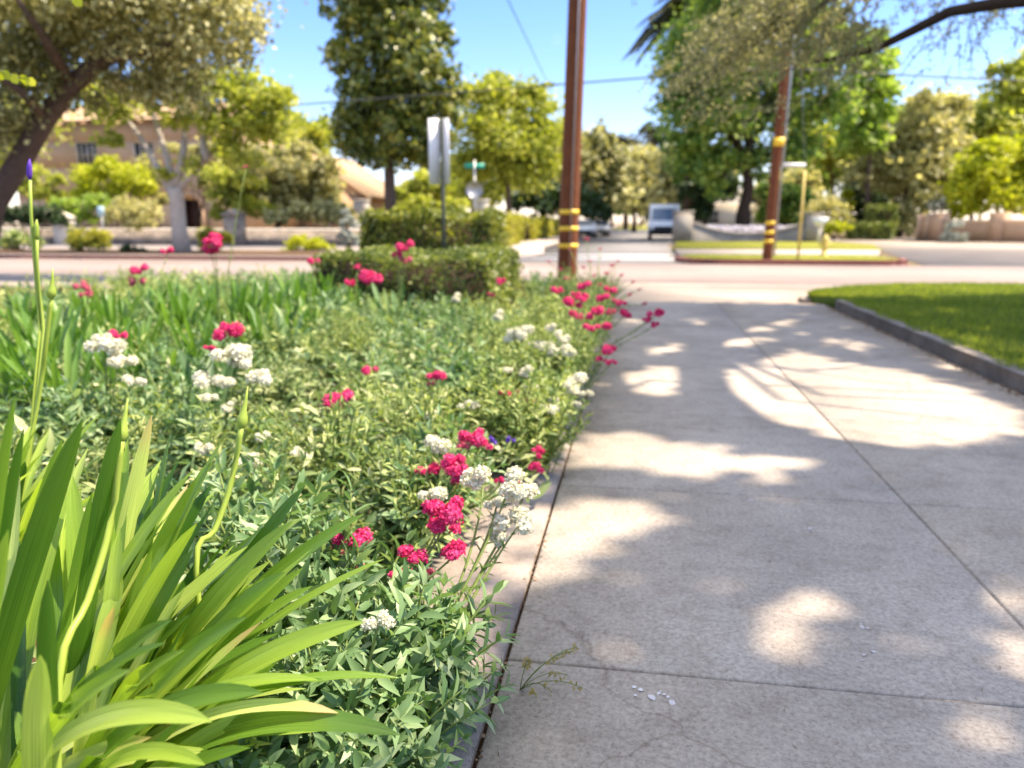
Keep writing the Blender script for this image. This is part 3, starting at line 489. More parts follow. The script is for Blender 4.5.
# ------------------------------------------------------------------ houses
def wall_open(mb, O, ux, w_, h, t, ops, nrm):      # a wall from O along ux with rectangular openings (x0,x1,z0,z1)
    xs_ = sorted({0, w_, *[o[0] for o in ops], *[o[1] for o in ops]}); zs = sorted({0, h, *[o[2] for o in ops], *[o[3] for o in ops]})
    O = Vector(O); ux = Vector(ux); n = Vector(nrm)
    for a in range(len(xs_)-1):
        for c in range(len(zs)-1):
            mxx = (xs_[a]+xs_[a+1])/2; mz = (zs[c]+zs[c+1])/2
            if any(o[0] < mxx < o[1] and o[2] < mz < o[3] for o in ops): continue
            v = [O+ux*x+n*y+Vector((0, 0, z)) for z in (zs[c], zs[c+1]) for x, y in ((xs_[a], 0), (xs_[a+1], 0), (xs_[a+1], -t), (xs_[a], -t))]
            mb.add([p[:] for p in v], [(0, 3, 2, 1), (4, 5, 6, 7), (0, 1, 5, 4), (1, 2, 6, 5), (2, 3, 7, 6), (3, 0, 4, 7)])
    return mb
def window(par, cx, y, z0, z1, w_, nx_, nz_, arch=False):
    f = MB(); e = .08
    f.box(cx-w_/2, cx-w_/2+e, y-.05, y+.1, z0, z1).box(cx+w_/2-e, cx+w_/2, y-.05, y+.1, z0, z1).box(cx-w_/2+e, cx+w_/2-e, y-.05, y+.1, z0, z0+e).box(cx-w_/2+e, cx+w_/2-e, y-.05, y+.1, z1-e, z1)
    for i in range(1, nx_): x = cx-w_/2+w_*i/nx_; f.box(x-.025, x+.025, y, y+.06, z0+e, z1-e)
    for j in range(1, nz_): z = z0+(z1-z0)*j/nz_; f.box(cx-w_/2+e, cx+w_/2-e, y+.004, y+.064, z-.02, z+.02)
    o = f.obj('window', M['trim'], par); MB().box(cx-w_/2+.04, cx+w_/2-.04, y+.08, y+.09, z0+.04, z1-.04).obj('pane', M['glass'], o)
    MB().box(cx-w_/2-.1, cx+w_/2+.1, y-.14, y-.052, z0-.12, z0-.002).obj('sill', M['trim'], o); return o
HY = 50.
def Xat(px, y): d, _ = ray(px, 221); return d.x/d.y*y
hx0, hx1 = Xat(22, HY), Xat(240, HY)
h = thing('peach_house', 'two-storey peach stucco house behind the brilliant yellow shrub', 'house', ((hx0+hx1)/2, HY, 0))
wx = Xat(94, HY); dx = Xat(194, HY)-hx0; ops = [(wx-hx0-.85, wx-hx0+.85, 4.9, 6.7), (dx-.75, dx+.75, .1, 2.7)]
w2 = Xat(150, HY)-hx0; ops.append((w2-.8, w2+.8, 4.9, 6.6))
wm = wall_open(MB(), (hx0, HY, 0), (1, 0, 0), hx1-hx0, 8.0, .3, ops, (0, -1, 0)); wm.box(hx0, hx0+.3, HY+.31, HY+9, 0, 8).box(hx1-.3, hx1, HY+.31, HY+9, 0, 8).box(hx0, hx1, HY+9, HY+9.3, 0, 8)
wm.obj('wall', M['stucco'], h)
window(h, wx, HY+.1, 4.9, 6.7, 1.7, 4, 2); window(h, hx0+w2, HY+.1, 4.9, 6.6, 1.6, 3, 2)
rf = MB(); a0, a1 = hx0-.6, hx1+.6; rf.add([(a0, HY-.7, 8), (a1, HY-.7, 8), (a1, HY+10, 8), (a0, HY+10, 8), (a0+3, HY+4.6, 9.8), (a1-3, HY+4.6, 9.8)], [(0, 1, 5, 4), (2, 3, 4, 5)]); rf.f.append(np.array([[1, 2, 5], [3, 0, 4]])); rf.obj('roof', M['tile'], h)
dr = MB().box(hx0+dx-.75, hx0+dx+.75, HY+.4, HY+.5, .1, 2.7); d_ = dr.obj('door', M['dark'], h)
ar = MB(); 
for sx in (-1, 1): ar.box(hx0+dx+sx*.9-.15, hx0+dx+sx*.9+.15, HY-.35, HY-.302, .1, 2.3)
ar.tube([(hx0+dx+.9*math.cos(a), HY-.34, 2.3+.75*math.sin(a)) for a in np.linspace(0, math.pi, 12)], .16, 8); ar.obj('arch_surround', M['stucco2'], h)
h = thing('gabled_house', 'tan house with a gable and sloping tile roof behind the weeping tree', 'house', (Xat(320, 60), 60, 0))
x0, x1 = Xat(262, 60), Xat(366, 60); mid = (x0*.55+x1*.45); zt = 6.6
wm = MB().box(x0, x1, 60, 70, 0, 3.4); n0 = wm.n; wm.add([(x0, 60, 3.4), (x1, 60, 3.4), (mid, 60, zt), (x0, 70, 3.4), (x1, 70, 3.4), (mid, 70, zt)], [(0, 1, 2), (4, 3, 5)]); wm.obj('wall', M['stucco2'], h)
rf = MB()
for (xa, sg) in ((x0, -1), (x1, 1)):
    sl_ = (zt-3.4)/(abs(mid-xa)); xo = xa+sg*.6; zo = 3.4-sl_*.6
    rf.add([(xo, 59.5, zo), (mid, 59.5, zt+.02), (mid, 70.5, zt+.02), (xo, 70.5, zo), (xo, 59.5, zo+.18), (mid, 59.5, zt+.2), (mid, 70.5, zt+.2), (xo, 70.5, zo+.18)], [(0, 1, 2, 3), (4, 5, 6, 7), (0, 1, 5, 4), (2, 3, 7, 6), (0, 3, 7, 4)])
rf.obj('roof', M['tile'], h); window(h, mid+1.2, 59.94, 1.0, 2.4, 1.3, 3, 2); window(h, mid-1.6, 59.94, 1.0, 2.4, 1.3, 3, 2)
MB().box(mid-2.2, mid-1.4, 63, 64, 5, 8.0).obj('chimney', M['stucco2'], rf and h)
h = thing('white_house', 'low cream house glimpsed between the trunks behind the curved wall', 'house', (10, 90, 0))
x0, x1 = Xat(690, 80), Xat(800, 80); MB().box(x0, x1, 80, 88, 0, 3).obj('wall', M['trim'], h)
rf = MB().add([(x0-.5, 79.4, 2.9), (x1+.5, 79.4, 2.9), (x1+.5, 88.6, 2.9), (x0-.5, 88.6, 2.9), (x0+3, 84, 4.6), (x1-3, 84, 4.6)], [(0, 1, 5, 4), (2, 3, 4, 5)]); rf.f.append(np.array([[1, 2, 5], [3, 0, 4]])); rf.obj('roof', M['wallgrey'], h)
for q in (.2, .5, .8): window(h, x0+(x1-x0)*q, 79.9, .9, 2.3, 1.4, 3, 2)

# ------------------------------------------------------------------ clipped hedges
def hedge(label, x0, x1, y0, y1, z0, z1, n, leaf, mat, group=None, name='clipped_hedge'):
    t = thing(name, label, 'hedge', ((x0+x1)/2, (y0+y1)/2, 0), 0, group)
    A = np.array([(x1-x0)*(z1-z0), (x1-x0)*(y1-y0), (y1-y0)*(z1-z0), (y1-y0)*(z1-z0), (x1-x0)*(z1-z0)*.3]); f = rng.choice(5, n, p=A/A.sum()); u, v = rng.random(n), rng.random(n)
    P = np.stack([x0+u*(x1-x0), y0+v*(y1-y0), z0+rng.random(n)*(z1-z0)], -1); out = np.zeros((n, 3)); s = leaf*1.1
    for i, (ax, val, sg) in enumerate([(1, y0, -1), (2, z1, 1), (0, x0, -1), (0, x1, 1), (1, y1, 1)]):
        q = f == i; P[q, ax] = val-sg*rng.random(q.sum())*s*1.3; out[q, ax] = sg
    P += rng.normal(size=P.shape)*leaf*.55; P[:, 2] += (np.sin(P[:, 0]*5)+np.cos(P[:, 1]*4+P[:, 0]*3))*leaf*.6; P[:, 1] += np.sin(P[:, 0]*4+P[:, 2]*5)*leaf*.7
    MB().inst(ROUND[0], ROUND[1], P, unit(n)+out*.6, unit(n)*.7+out+np.array([0, 0, .3]), leaf*rng.uniform(.6, 1.3, n)).obj('foliage', M[mat], t)
    m_ = MB()
    for i in range(5): a = x0+(x1-x0)*(i+.5)/5; b_ = (y0+y1)/2; m_.tube([(a, b_, 0), (a+.05, b_, (z0+z1)/2), (a, b_+.1, z1-.12)], [.04, .03, .015], 5)
    m_.obj('stem', M['darkbark'], t)
    MB().box(x0+s*1.5, x1-s*1.5, y0+s*1.5, y1-s*1.5, z0+.02, z1-s*1.6).obj('inner_twigs', M['darkbark'], t)
hedge('low clipped boxwood hedge in the bed in front of the tall signpost', -3.95, -1.75, 8.9, 11.4, .1, .82, 16000, .045, 'box')
hedge('taller dark clipped hedge with a sunlit top around the tall signpost', -4.55, -2.35, 12.3, 13.6, .1, 1.34, 11000, .065, 'magn', name='clipped_hedge')
bpy.data.objects['clipped_hedge.001'].children[0].data.materials[0] = leafmat('dark_hedge_leaf', [(.03, .05, .012), (.09, .12, .02), (.26, .27, .04)], .45, .3, None, 2)
hedge('golden clipped hedge at the far left street corner', -9.3, -5.9, 29, 40, .1, 1.45, 7000, .12, 'yhedge')
hedge('golden hedge running back along the far street on its left', -9.0, -6.2, 46, 66, .1, 1.25, 5000, .18, 'yhedge')
hx = Xat(870, 57)
hedge('upper dark clipped hedge tier with a bright flat top, right of the dark evergreen', Xat(872, 60), Xat(897, 60), 60, 62, .1, 2.3, 2600, .14, 'box')
hedge('lower clipped hedge tier in front of the upper one', Xat(852, 57.5), Xat(893, 57.5), 57.3, 58.6, .1, .98, 2600, .14, 'box')
for o in bpy.data.objects:
    if o.name in ('clipped_hedge.004', 'clipped_hedge.005'): pass

# ------------------------------------------------------------------ walls on the far right
yw = 55.2
t = thing('tan_wall', 'long tan stucco garden wall with square pillars at the right edge', 'wall', (24, 52, 0))
a = Vector((Xat(940, 54), 54, 0)); b = Vector((Xat(1100, 46), 46, 0)); dd = (b-a).normalized(); nn = Vector((-dd.y, dd.x, 0))
def slab(mb, p, q, th_, z0, z1):
    d = (q-p).normalized(); n = Vector((-d.y, d.x, 0))*th_/2; v = [(c.x, c.y, z) for z in (z0, z1) for c in (p-n, q-n, q+n, p+n)]
    mb.add(v, [(0, 3, 2, 1), (4, 5, 6, 7), (0, 1, 5, 4), (1, 2, 6, 5), (2, 3, 7, 6), (3, 0, 4, 7)]); return mb
slab(MB(), a, b, .25, 0, 1.25).obj('wall_face', M['stucco2'], t); slab(MB(), a, b, .36, 1.25, 1.33).obj('coping', M['trim'], t)
for f_ in (.0, .42): p = a.lerp(b, f_); slab(MB(), p-dd*.4, p+dd*.4, .8, 0, 1.75).obj('pillar', M['stucco2'], t)
t = thing('tan_gate_wall', 'taller tan gate wall with upright panels beside the white-flowered shrub', 'wall', (Xat(930, 55.5), 55.5, 0))
a2 = Vector((Xat(919, 56), 56, 0)); b2 = Vector((Xat(945, 54.5), 54.5, 0)); slab(MB(), a2, b2, .3, 0, 1.6).obj('wall_face', M['stucco2'], t)
for f_ in (.02, .35, .68): p = a2.lerp(b2, f_); slab(MB(), p, p+(b2-a2).normalized()*.22, .44, 0, 1.7).obj('rib', M['stucco'], t)

# curved grey wall with end piers
t = thing('curved_wall', 'grey rendered wall whose top dips in a curve between two end piers', 'wall', (6, 45.6, 0))
ya = 45.4; xa, xb = Xat(690, ya), Xat(810, ya+1.2); n = 28; mb = MB(); cp = MB()
for i in range(n):
    u0, u1 = i/n, (i+1)/n; f0, f1 = [.5+.72*abs(2*u-1)**2.0 for u in (u0, u1)]; X0, X1 = xa+(xb-xa)*u0, xa+(xb-xa)*u1; Y0, Y1 = [ya+1.2*u+.9*math.sin(math.pi*u) for u in (u0, u1)]
    for (mm, lo0, lo1, hi0, hi1, th_) in ((mb, 0, 0, f0, f1, .15), (cp, f0, f1, f0+.1, f1+.1, .22)):
        v = [(X0, Y0-th_, lo0), (X1, Y1-th_, lo1), (X1, Y1+th_, lo1), (X0, Y0+th_, lo0), (X0, Y0-th_, hi0), (X1, Y1-th_, hi1), (X1, Y1+th_, hi1), (X0, Y0+th_, hi0)]
        mm.add(v, [(4, 5, 6, 7), (0, 1, 5, 4), (2, 3, 7, 6), (1, 2, 6, 5), (3, 0, 4, 7)])
mb.obj('wall_face', M['wallgrey'], t); cp.obj('coping', M['wallgrey'], t)
for (xp, yp, hh, ww) in ((Xat(683, ya), ya, 1.7, .55), (Xat(814, ya+1.2), ya+1.2, 1.6, .45)):
    MB().box(xp-ww, xp+ww, yp-.4, yp+.4, 0, hh).box(xp-ww-.06, xp+ww+.06, yp-.46, yp+.46, hh, hh+.12).obj('pier', M['wallgrey'], t)
# pale blossom behind the wall
n = 3200; P = np.stack([rng.uniform(xa+.8, xb-.6, n), rng.uniform(46.9, 48, n), rng.uniform(.3, .95, n)], -1)
tag(MB().inst(ROUND[0], ROUND[1], P, unit(n), unit(n)+np.array([0, 0, .6]), .13).obj('blossom_border', leafmat('pale_lavender_blossom', [(.3, .34, .34), (.55, .56, .62), (.7, .7, .76)], .6, .2, (1, 1, 1), 1)), 'pale lavender-grey flowering border along the top of the curved wall', 'flowers', None, 'stuff')

# ------------------------------------------------------------------ utility poles, wires, signs, hydrant
def upole(label, base, topv, r0, r1, bands, bh):
    b = Vector(base); tp = Vector(topv); t = thing('utility_pole', label, 'utility pole', b, 0, 'wooden utility poles')
    ks = [b.lerp(tp, i/7) for i in range(8)]; MB().tube([b-Vector((0, 0, .1))]+ks, [r0]+[r0+(r1-r0)*i/7 for i in range(8)], 20, .012).obj('shaft', M['polewood'], t, True)
    for z in bands:
        c = b.lerp(tp, z/(tp.z)); rr_ = r0+(r1-r0)*z/tp.z+.006
        MB().lathe([(rr_-.02, 0), (rr_, 0), (rr_, bh), (rr_-.02, bh)], c, 20).obj('reflective_band', M['yellow'], t, True)
    return t, b, tp
P1 = U(566.5, 283, 0); P1.z = -.02; top1 = D(577.5, 0, 15.6); dirp = (top1-P1)/(top1.z-P1.z)
def zat(py, P, dist=None): d, fh = ray(512, py); dd_ = (-P.x*math.sin(YAW)+P.y*math.cos(YAW)); return HC+d.z/fh*dd_
t1, b1, tp1 = upole('thick reddish-brown near utility pole with three yellow bands', P1, P1+dirp*10.5, .2, .155, [zat(y, P1)-P1.z for y in (248, 231, 214.5)], .09)
MB().box(tp1.x-1.2, tp1.x+1.2, tp1.y-.25, tp1.y-.16, 9.6, 9.75).obj('crossarm', M['polewood'], t1)
MB().tube([b1+Vector((.06, -.2, .1)), b1+dirp*4+Vector((.05, -.185, 0)), b1+dirp*9+Vector((.04, -.17, 0))], .012, 6).obj('ground_wire', M['metal'], t1)
P2 = U(767, 259.5, .08); t2, b2_, tp2 = upole('slimmer far utility pole with yellow bands on the grass island', P2, P2+Vector(((D(788, 30, 27)-D(767, 259, 27)).x/7.2, 0, 1))*10.5, .15, .12, [zat(y, P2)-P2.z for y in (243, 234, 224.5)], .11)
ux_ = (tp2-b2_)/(tp2.z-b2_.z)
MB().tube([b2_+ux_*.1+Vector((.19, -.05, 0)), b2_+ux_*5+Vector((.18, -.05, 0)), b2_+ux_*9+Vector((.165, -.05, 0))], .03, 8).obj('conduit', M['metal'], t2)
zz = zat(146, P2); c = b2_+ux_*(zz-b2_.z); MB().box(c.x-.16, c.x+.16, c.y-.24, c.y-.2, zz-.02, zz+.22).obj('marker_plate', M['yellow'], t2)
zz = zat(165, P2); c = b2_+ux_*(zz-b2_.z); gx = Xat(800, P2.y+.3)
MB().tube([c+Vector((.15, 0, 0)), Vector((gx, P2.y+.2, zz))], .06, 8).obj('strut', M['white'], t2)
gt = thing('guy_wire', 'taut guy wire with a yellow guard beside the far utility pole', 'guy wire', (gx, P2.y+.2, .08))
MB().tube([(gx, P2.y+.2, .05), (gx, P2.y+.2, zz), (b2_.x+ux_.x*8.6, P2.y, 8.7)], .014, 5).obj('cable', M['cable'], gt)
MB().tube([(gx, P2.y+.17, .09), (gx, P2.y+.17, zz-.15)], .038, 8).obj('wire_guard', M['ypaint'], gt)
MB().box(tp2.x-1.2, tp2.x+1.2, tp2.y-.3, tp2.y-.2, 9.7, 9.85).obj('crossarm', M['polewood'], t2)
def wire(label, pts, r_):
    q = [pts[0].lerp(pts[1], i/16)-Vector((0, 0, pts[2]*4*(i/16)*(1-i/16))) for i in range(17)]; tag(MB().tube(q, r_, 5).obj('overhead_wire', M['cable']), label, 'wire', 'overhead wires')
zq = b2_+ux_*6.7
zq = D(783, 67, 26.6)
wire('overhead wire crossing the magnolia and running to the far pole', (D(-120, 135, 42), zq, .05), .03)
wire('overhead wire running right from the far pole into the tree branches', (zq, D(1150, 84, 33), .1), .03)
wire('overhead wire sloping down in the sky left of the near pole', (D(470, -80, 17), D(552, 92, 60), .0), .018)
# tall post with two narrow panels
P = D(443.5, 221, 12.1); P.z = .05; t = thing('signpost', 'slim dark signpost carrying two tall blank panels seen from behind', 'sign', P)
MB().tube([P, P+Vector((0, 0, D(443, 118, 12.1).z-P.z))], .028, 8).obj('post', M['darkpost'], t)
z0, z1 = D(443, 184, 12).z, D(443, 118, 12).z
for sg, a_, w_ in ((-1, R(-35), .20), (1, R(45), .17)):
    q = MB(); c = Vector((P.x+sg*.018, P.y+.0, 0)); ux = Vector((sg*math.cos(a_), -abs(math.sin(a_)), 0)); nn = Vector((-ux.y, ux.x, 0))*.004
    v = [(c+ux*s_+nn*k_+Vector((0, 0, z)))[:] for z in (z0, z1) for s_, k_ in ((.022, -1), (w_, -1), (w_, 1), (.022, 1))]
    q.add(v, [(0, 3, 2, 1), (4, 5, 6, 7), (0, 1, 5, 4), (1, 2, 6, 5), (2, 3, 7, 6), (3, 0, 4, 7)]).obj('sign_panel', M['signback'], t)
# stop-type sign seen from behind with street-name blade
P = D(475, 221, 33); P.z = .08; t = thing('street_sign', 'grey-backed octagonal sign with a green street-name blade above it', 'sign', P)
zt_ = D(475, 160, 33).z; MB().tube([P, Vector((P.x, P.y, zt_))], .04, 8).obj('post', M['metal'], t)
zc_ = D(475, 190, 33).z; q = MB(); pts = [(P.x+.38*math.cos(R(22.5+45*i)), zc_+.38*math.sin(R(22.5+45*i))) for i in range(8)]
q.add([(x, P.y-.07, z) for x, z in pts]+[(x, P.y-.05, z) for x, z in pts], [(i, (i+1) % 8, (i+1) % 8+8, i+8) for i in range(8)]); q.f.append(np.array([list(range(8))])); q.f.append(np.array([list(range(8, 16))])); q.obj('sign_plate', M['metal'], t)
zn = D(475, 166, 33).z; MB().box(P.x-.42, P.x+.42, P.y-.01, P.y+.01, zn-.1, zn+.1).obj('name_blade', M['green'], t)
# little pale-blue topped post in the left parkway
P = U(105, 247, .1); t = thing('marker_post', 'thin post with a small pale-blue plate left of the round silvery shrub', 'sign', P)
MB().tube([P, P+Vector((0, 0, 1.6))], .03, 6).obj('post', M['metal'], t); MB().box(P.x-.17, P.x+.17, P.y-.03, P.y-.01, 1.45, 1.9).obj('plate', surf('pale_blue_plate', [(.35, .5, .55), (.4, .55, .6)], 3, .5, .05), t)
# statue-like pale garden urns behind the left corner
for px_, lb in ((362, 'pale stone garden urn on a plinth left of the magnolia trunk'), (481, 'pale stone urn on a plinth right of the octagonal sign')):
    P = D(px_, 221, 41); P.z = .1; t = thing('garden_urn', lb, 'urn', P, 0, 'pale stone urns'); MB().box(P.x-.5, P.x+.5, P.y-.5, P.y+.5, .1, 1.3).obj('plinth', M['trim'], t)
    MB().lathe([(.1, 0), (.3, .02), (.22, .1), (.14, .2), (.35, .45), (.45, .75), (.4, .95), (.5, 1.0), (.5, 1.05), (.3, 1.05), (.05, .9)], (P.x, P.y, 1.302), 16).obj('urn', M['trim'], t, True)
# hydrant
P = U(824, 256.5, .08); t = thing('fire_hydrant', 'small yellow fire hydrant on the grass island right of the far pole', 'hydrant', P)
MB().lathe([(.14, 0), (.14, .05), (.09, .06), (.09, .48), (.12, .5), (.12, .53), (.1, .55)], P, 16).obj('barrel', M['ypaint'], t, True)
MB().lathe([(.115, .55), (.10, .63), (.05, .68), (.03, .73), (.0, .74)], P, 16).obj('bonnet', M['ypaint'], t, True)
MB().tube([P+Vector((-.19, 0, .42)), P+Vector((.19, 0, .42))], .05, 10).obj('side_outlet', M['ypaint'], t); MB().tube([P+Vector((0, -.18, .36)), P+Vector((0, 0, .36))], .065, 10).obj('front_outlet', M['ypaint'], t)
# white tapered box on a slim post
P = D(820, 221, 42); P.z = .1; t = thing('letterbox', 'white tapered box on a slim pale post at the right end of the curved wall', 'letterbox', P)
MB().box(P.x-.07, P.x+.07, P.y-.07, P.y+.07, .1, 1.0).obj('post', M['trim'], t)
q = MB(); q.add([(P.x+a_*s_, P.y+b_*.25, z) for z, s_ in ((1.0, .16), (1.45, .42)) for a_, b_ in ((-1, -1), (1, -1), (1, 1), (-1, 1))], [(0, 3, 2, 1), (4, 5, 6, 7), (0, 1, 5, 4), (1, 2, 6, 5), (2, 3, 7, 6), (3, 0, 4, 7)]); q.obj('box', M['white'], t)

# ------------------------------------------------------------------ vehicles
def wheel(par, x, y, z, r_, w_):
    o = MB(); o.lathe([(r_*.6, -w_/2), (r_*.95, -w_/2), (r_, -w_*.35), (r_, w_*.35), (r_*.95, w_/2), (r_*.6, w_/2)], (0, 0, 0), 20)
    V = o.v[0]; o.v[0] = np.stack([V[:, 2]+x, V[:, 0]+y, V[:, 1]+z], -1); tw = o.obj('wheel', M['rubber'], par, True)
    q = MB().lathe([(0.01, -w_*.42), (r_*.6, -w_*.42), (r_*.6, w_*.42), (0.01, w_*.42)], (0, 0, 0), 16); V = q.v[0]; q.v[0] = np.stack([V[:, 2]+x, V[:, 0]+y, V[:, 1]+z], -1); q.obj('rim', M['metal'], tw)
def loft(prof, w_, x, taper=None):   # side profile in (y,z); sections across x
    n = len(prof); V = []
    for xs_, k_ in ((-1, .94), (-.86, 1), (.86, 1), (1, .94)):
        for (yy_, zz_) in prof: V.append((x+xs_*w_/2*(1 if zz_ < 1.0 else (taper or 1)), yy_*k_ if abs(xs_) == 1 else yy_, zz_))
    Fq = [(s*n+i, s*n+(i+1) % n, (s+1)*n+(i+1) % n, (s+1)*n+i) for s in range(3) for i in range(n)]; mb = MB().add(V, Fq); mb.f.append(np.array([list(range(n))])); mb.f.append(np.array([list(range(3*n, 4*n))])); return mb
def van(label, P):
    t = thing('delivery_van', label, 'van', P); L = Vector(P)
    pr = [(-2.4, .45), (-2.45, .95), (-2.2, 1.25), (-1.75, 2.25), (-1.4, 2.45), (2.4, 2.45), (2.45, .45)]
    def at(m_): 
        for i_ in range(len(m_.v)): m_.v[i_] = m_.v[i_]+np.array(L)
        return m_
    at(loft(pr, 2.15, 0, .94)).obj('body', M['vanwhite'], t)
    q = MB().add([(-.88, -2.17, 1.36), (.88, -2.17, 1.36), (.80, -1.80, 2.17), (-.80, -1.80, 2.17)], [(0, 1, 2, 3)]); q.v[0][:, 1] -= .012; at(q).obj('windscreen', surf('windscreen_glass', [(.10, .16, .26), (.14, .2, .3)], 1, .1, 0, spec=.8), t)
    at(MB().box(-1.0, 1.0, -2.54, -2.462, .5, .95)).obj('grille', M['rubber'], t); at(MB().box(-1.08, 1.08, -2.6, -2.45, .36, .49)).obj('bumper', M['rubber'], t)
    for s_ in (-1, 1):
        at(MB().box(s_*.82-.14, s_*.82+.14, -2.56, -2.545, .72, .92)).obj('headlight', M['white'], t); at(MB().box(s_*1.25-.1, s_*1.25+.1, -1.95, -1.85, 1.4, 1.75)).obj('mirror', M['rubber'], t)
        for yy_ in (-1.6, 1.5): wheel(t, L.x+s_*.93, L.y+yy_, L.z+.36, .36, .24)
        at(MB().box(s_*1.03-.012 if s_ > 0 else -1.042, s_*1.03+.012 if s_ > 0 else -1.018, -1.3, -.4, 1.4, 2.1)).obj('side_window', M['glass'], t)
    return t
P = U(665, 240, -.06); van('white boxy delivery van at the kerb beside the curved wall', (P.x-.12, P.y+1.5, -.06))
def car(label, P, mat):
    t = thing('parked_car', label, 'car', P, 0, 'cars on the far street'); L = np.array(P)
    def at(m_):
        for i_ in range(len(m_.v)): m_.v[i_] = m_.v[i_]+L
        return m_
    at(loft([(-2.2, .3), (-2.25, .6), (-2.1, .78), (-1.1, .95), (-.4, 1.38), (.9, 1.42), (1.7, 1.02), (2.2, .92), (2.25, .35)], 1.8, 0, .8)).obj('body', mat, t)
    at(MB().add([(-.72, -1.04, .99), (.72, -1.04, .99), (.6, -.46, 1.36), (-.6, -.46, 1.36)], [(0, 1, 2, 3)])).obj('windscreen', M['glass'], t)
    at(MB().box(-.6, .6, -2.28, -2.2, .42, .6)).obj('grille', M['rubber'], t); at(MB().box(-.85, .85, -2.3, -2.22, .25, .4)).obj('bumper', M['rubber'], t)
    for s_ in (-1, 1):
        at(MB().box(s_*.7-.16, s_*.7+.16, -2.27, -2.18, .6, .74)).obj('headlight', M['white'], t)
        for yy_ in (-1.4, 1.35): wheel(t, L[0]+s_*.8, L[1]+yy_, L[2]+.32, .32, .2)
P = U(585, 237.5, -.06); car('pale silver car, partly hidden by the near utility pole', (P.x, P.y, -.06), M['silver'])
P = U(599.5, 236, -.06); car('dark blue-grey car right of the silver one', (P.x, P.y, -.06), M['bluegrey'])

# ------------------------------------------------------------------ strap leaves
def blade(mb, B, Mi, T, w_, roll=0., ns=16, chan=.16, tipk=.8, face=0.):
    B, Mi, T = map(Vector, (B, Mi, T)); V = []; UVs = []; prev = None
    for i in range(ns+1):
        s = i/ns; p = B*(1-s)**2+Mi*2*s*(1-s)+T*s*s; t = ((Mi-B)*2*(1-s)+(T-Mi)*2*s).normalized()
        a = t.cross(Vector((0, 0, 1))); 
        if a.length < .15: a = t.cross(Vector((.3, -1, 0)))
        a.normalize()
        if prev and a.dot(prev) < 0: a = -a
        if face:
            fa = t.cross(Vector((0, 0, 1.45))-p).normalized(); fa = -fa if fa.dot(a) < 0 else fa; a = a.lerp(fa, face).normalized()
        prev = a; a = Matrix.Rotation(roll*(.4+s*.6), 3, t) @ a; n = a.cross(t).normalized()
        wd = w_*(.8+.42*s-.25*s*s)*(1-max(0, (s-tipk)/(1-tipk))**2.2)**.6 if s < 1 else 0
        wd = max(wd, .0015)
        for j, u in enumerate((-1, -.5, 0, .5, 1)):
            V.append((p+a*u*wd/2+n*(abs(u)**1.5)*wd*chan)[:]); UVs.append((j/4, s))
    Fq = [(i*5+j, i*5+j+1, (i+1)*5+j+1, (i+1)*5+j) for i in range(ns) for j in range(4)]
    mb.add(V, Fq, np.array(UVs)); return mb
def leaf_to(mb, B, T, w_, up=.22, roll=None, **k):
    B = Vector(B); T = Vector(T); Mi = B.lerp(T, .42)+Vector((0, 0, up*(T-B).length+.02)); 
    blade(mb, B, Mi, T, w_, random.uniform(-.5, .5) if roll is None else roll, **k)
def F3(lat, fwd, z=0.): return Vector((lat*math.cos(YAW)-fwd*math.sin(YAW), lat*math.sin(YAW)+fwd*math.cos(YAW), z))

def bud(par, pts, tip, rb, rs, name='flower_bud'):
    pp = [Vector(p) for p in pts]; sm_ = []
    for i in range(len(pp)-1):
        p0, p1, p2, p3 = pp[max(i-1, 0)], pp[i], pp[i+1], pp[min(i+2, len(pp)-1)]
        for q in (0, .25, .5, .75): sm_.append(.5*((2*p1)+(p2-p0)*q+(2*p0-5*p1+4*p2-p3)*q*q+(3*p1-p0-3*p2+p3)*q**3))
    pts = sm_+[pp[-1]]
    st_ = MB().tube(pts, rs, 8).obj('flower_stalk', M['agastem'], par, True); a = Vector(pts[-1]); tip = Vector(tip); L_ = (tip-a)
    MB().tube([a-L_*.02, a+L_*.06, a+L_*.15, a+L_*.27, a+L_*.42, a+L_*.7, tip], [rs*.9, rb*.75, rb, rb*.85, rb*.5, rb*.3, .0008], 10).obj(name, M['agastem'], st_, True)
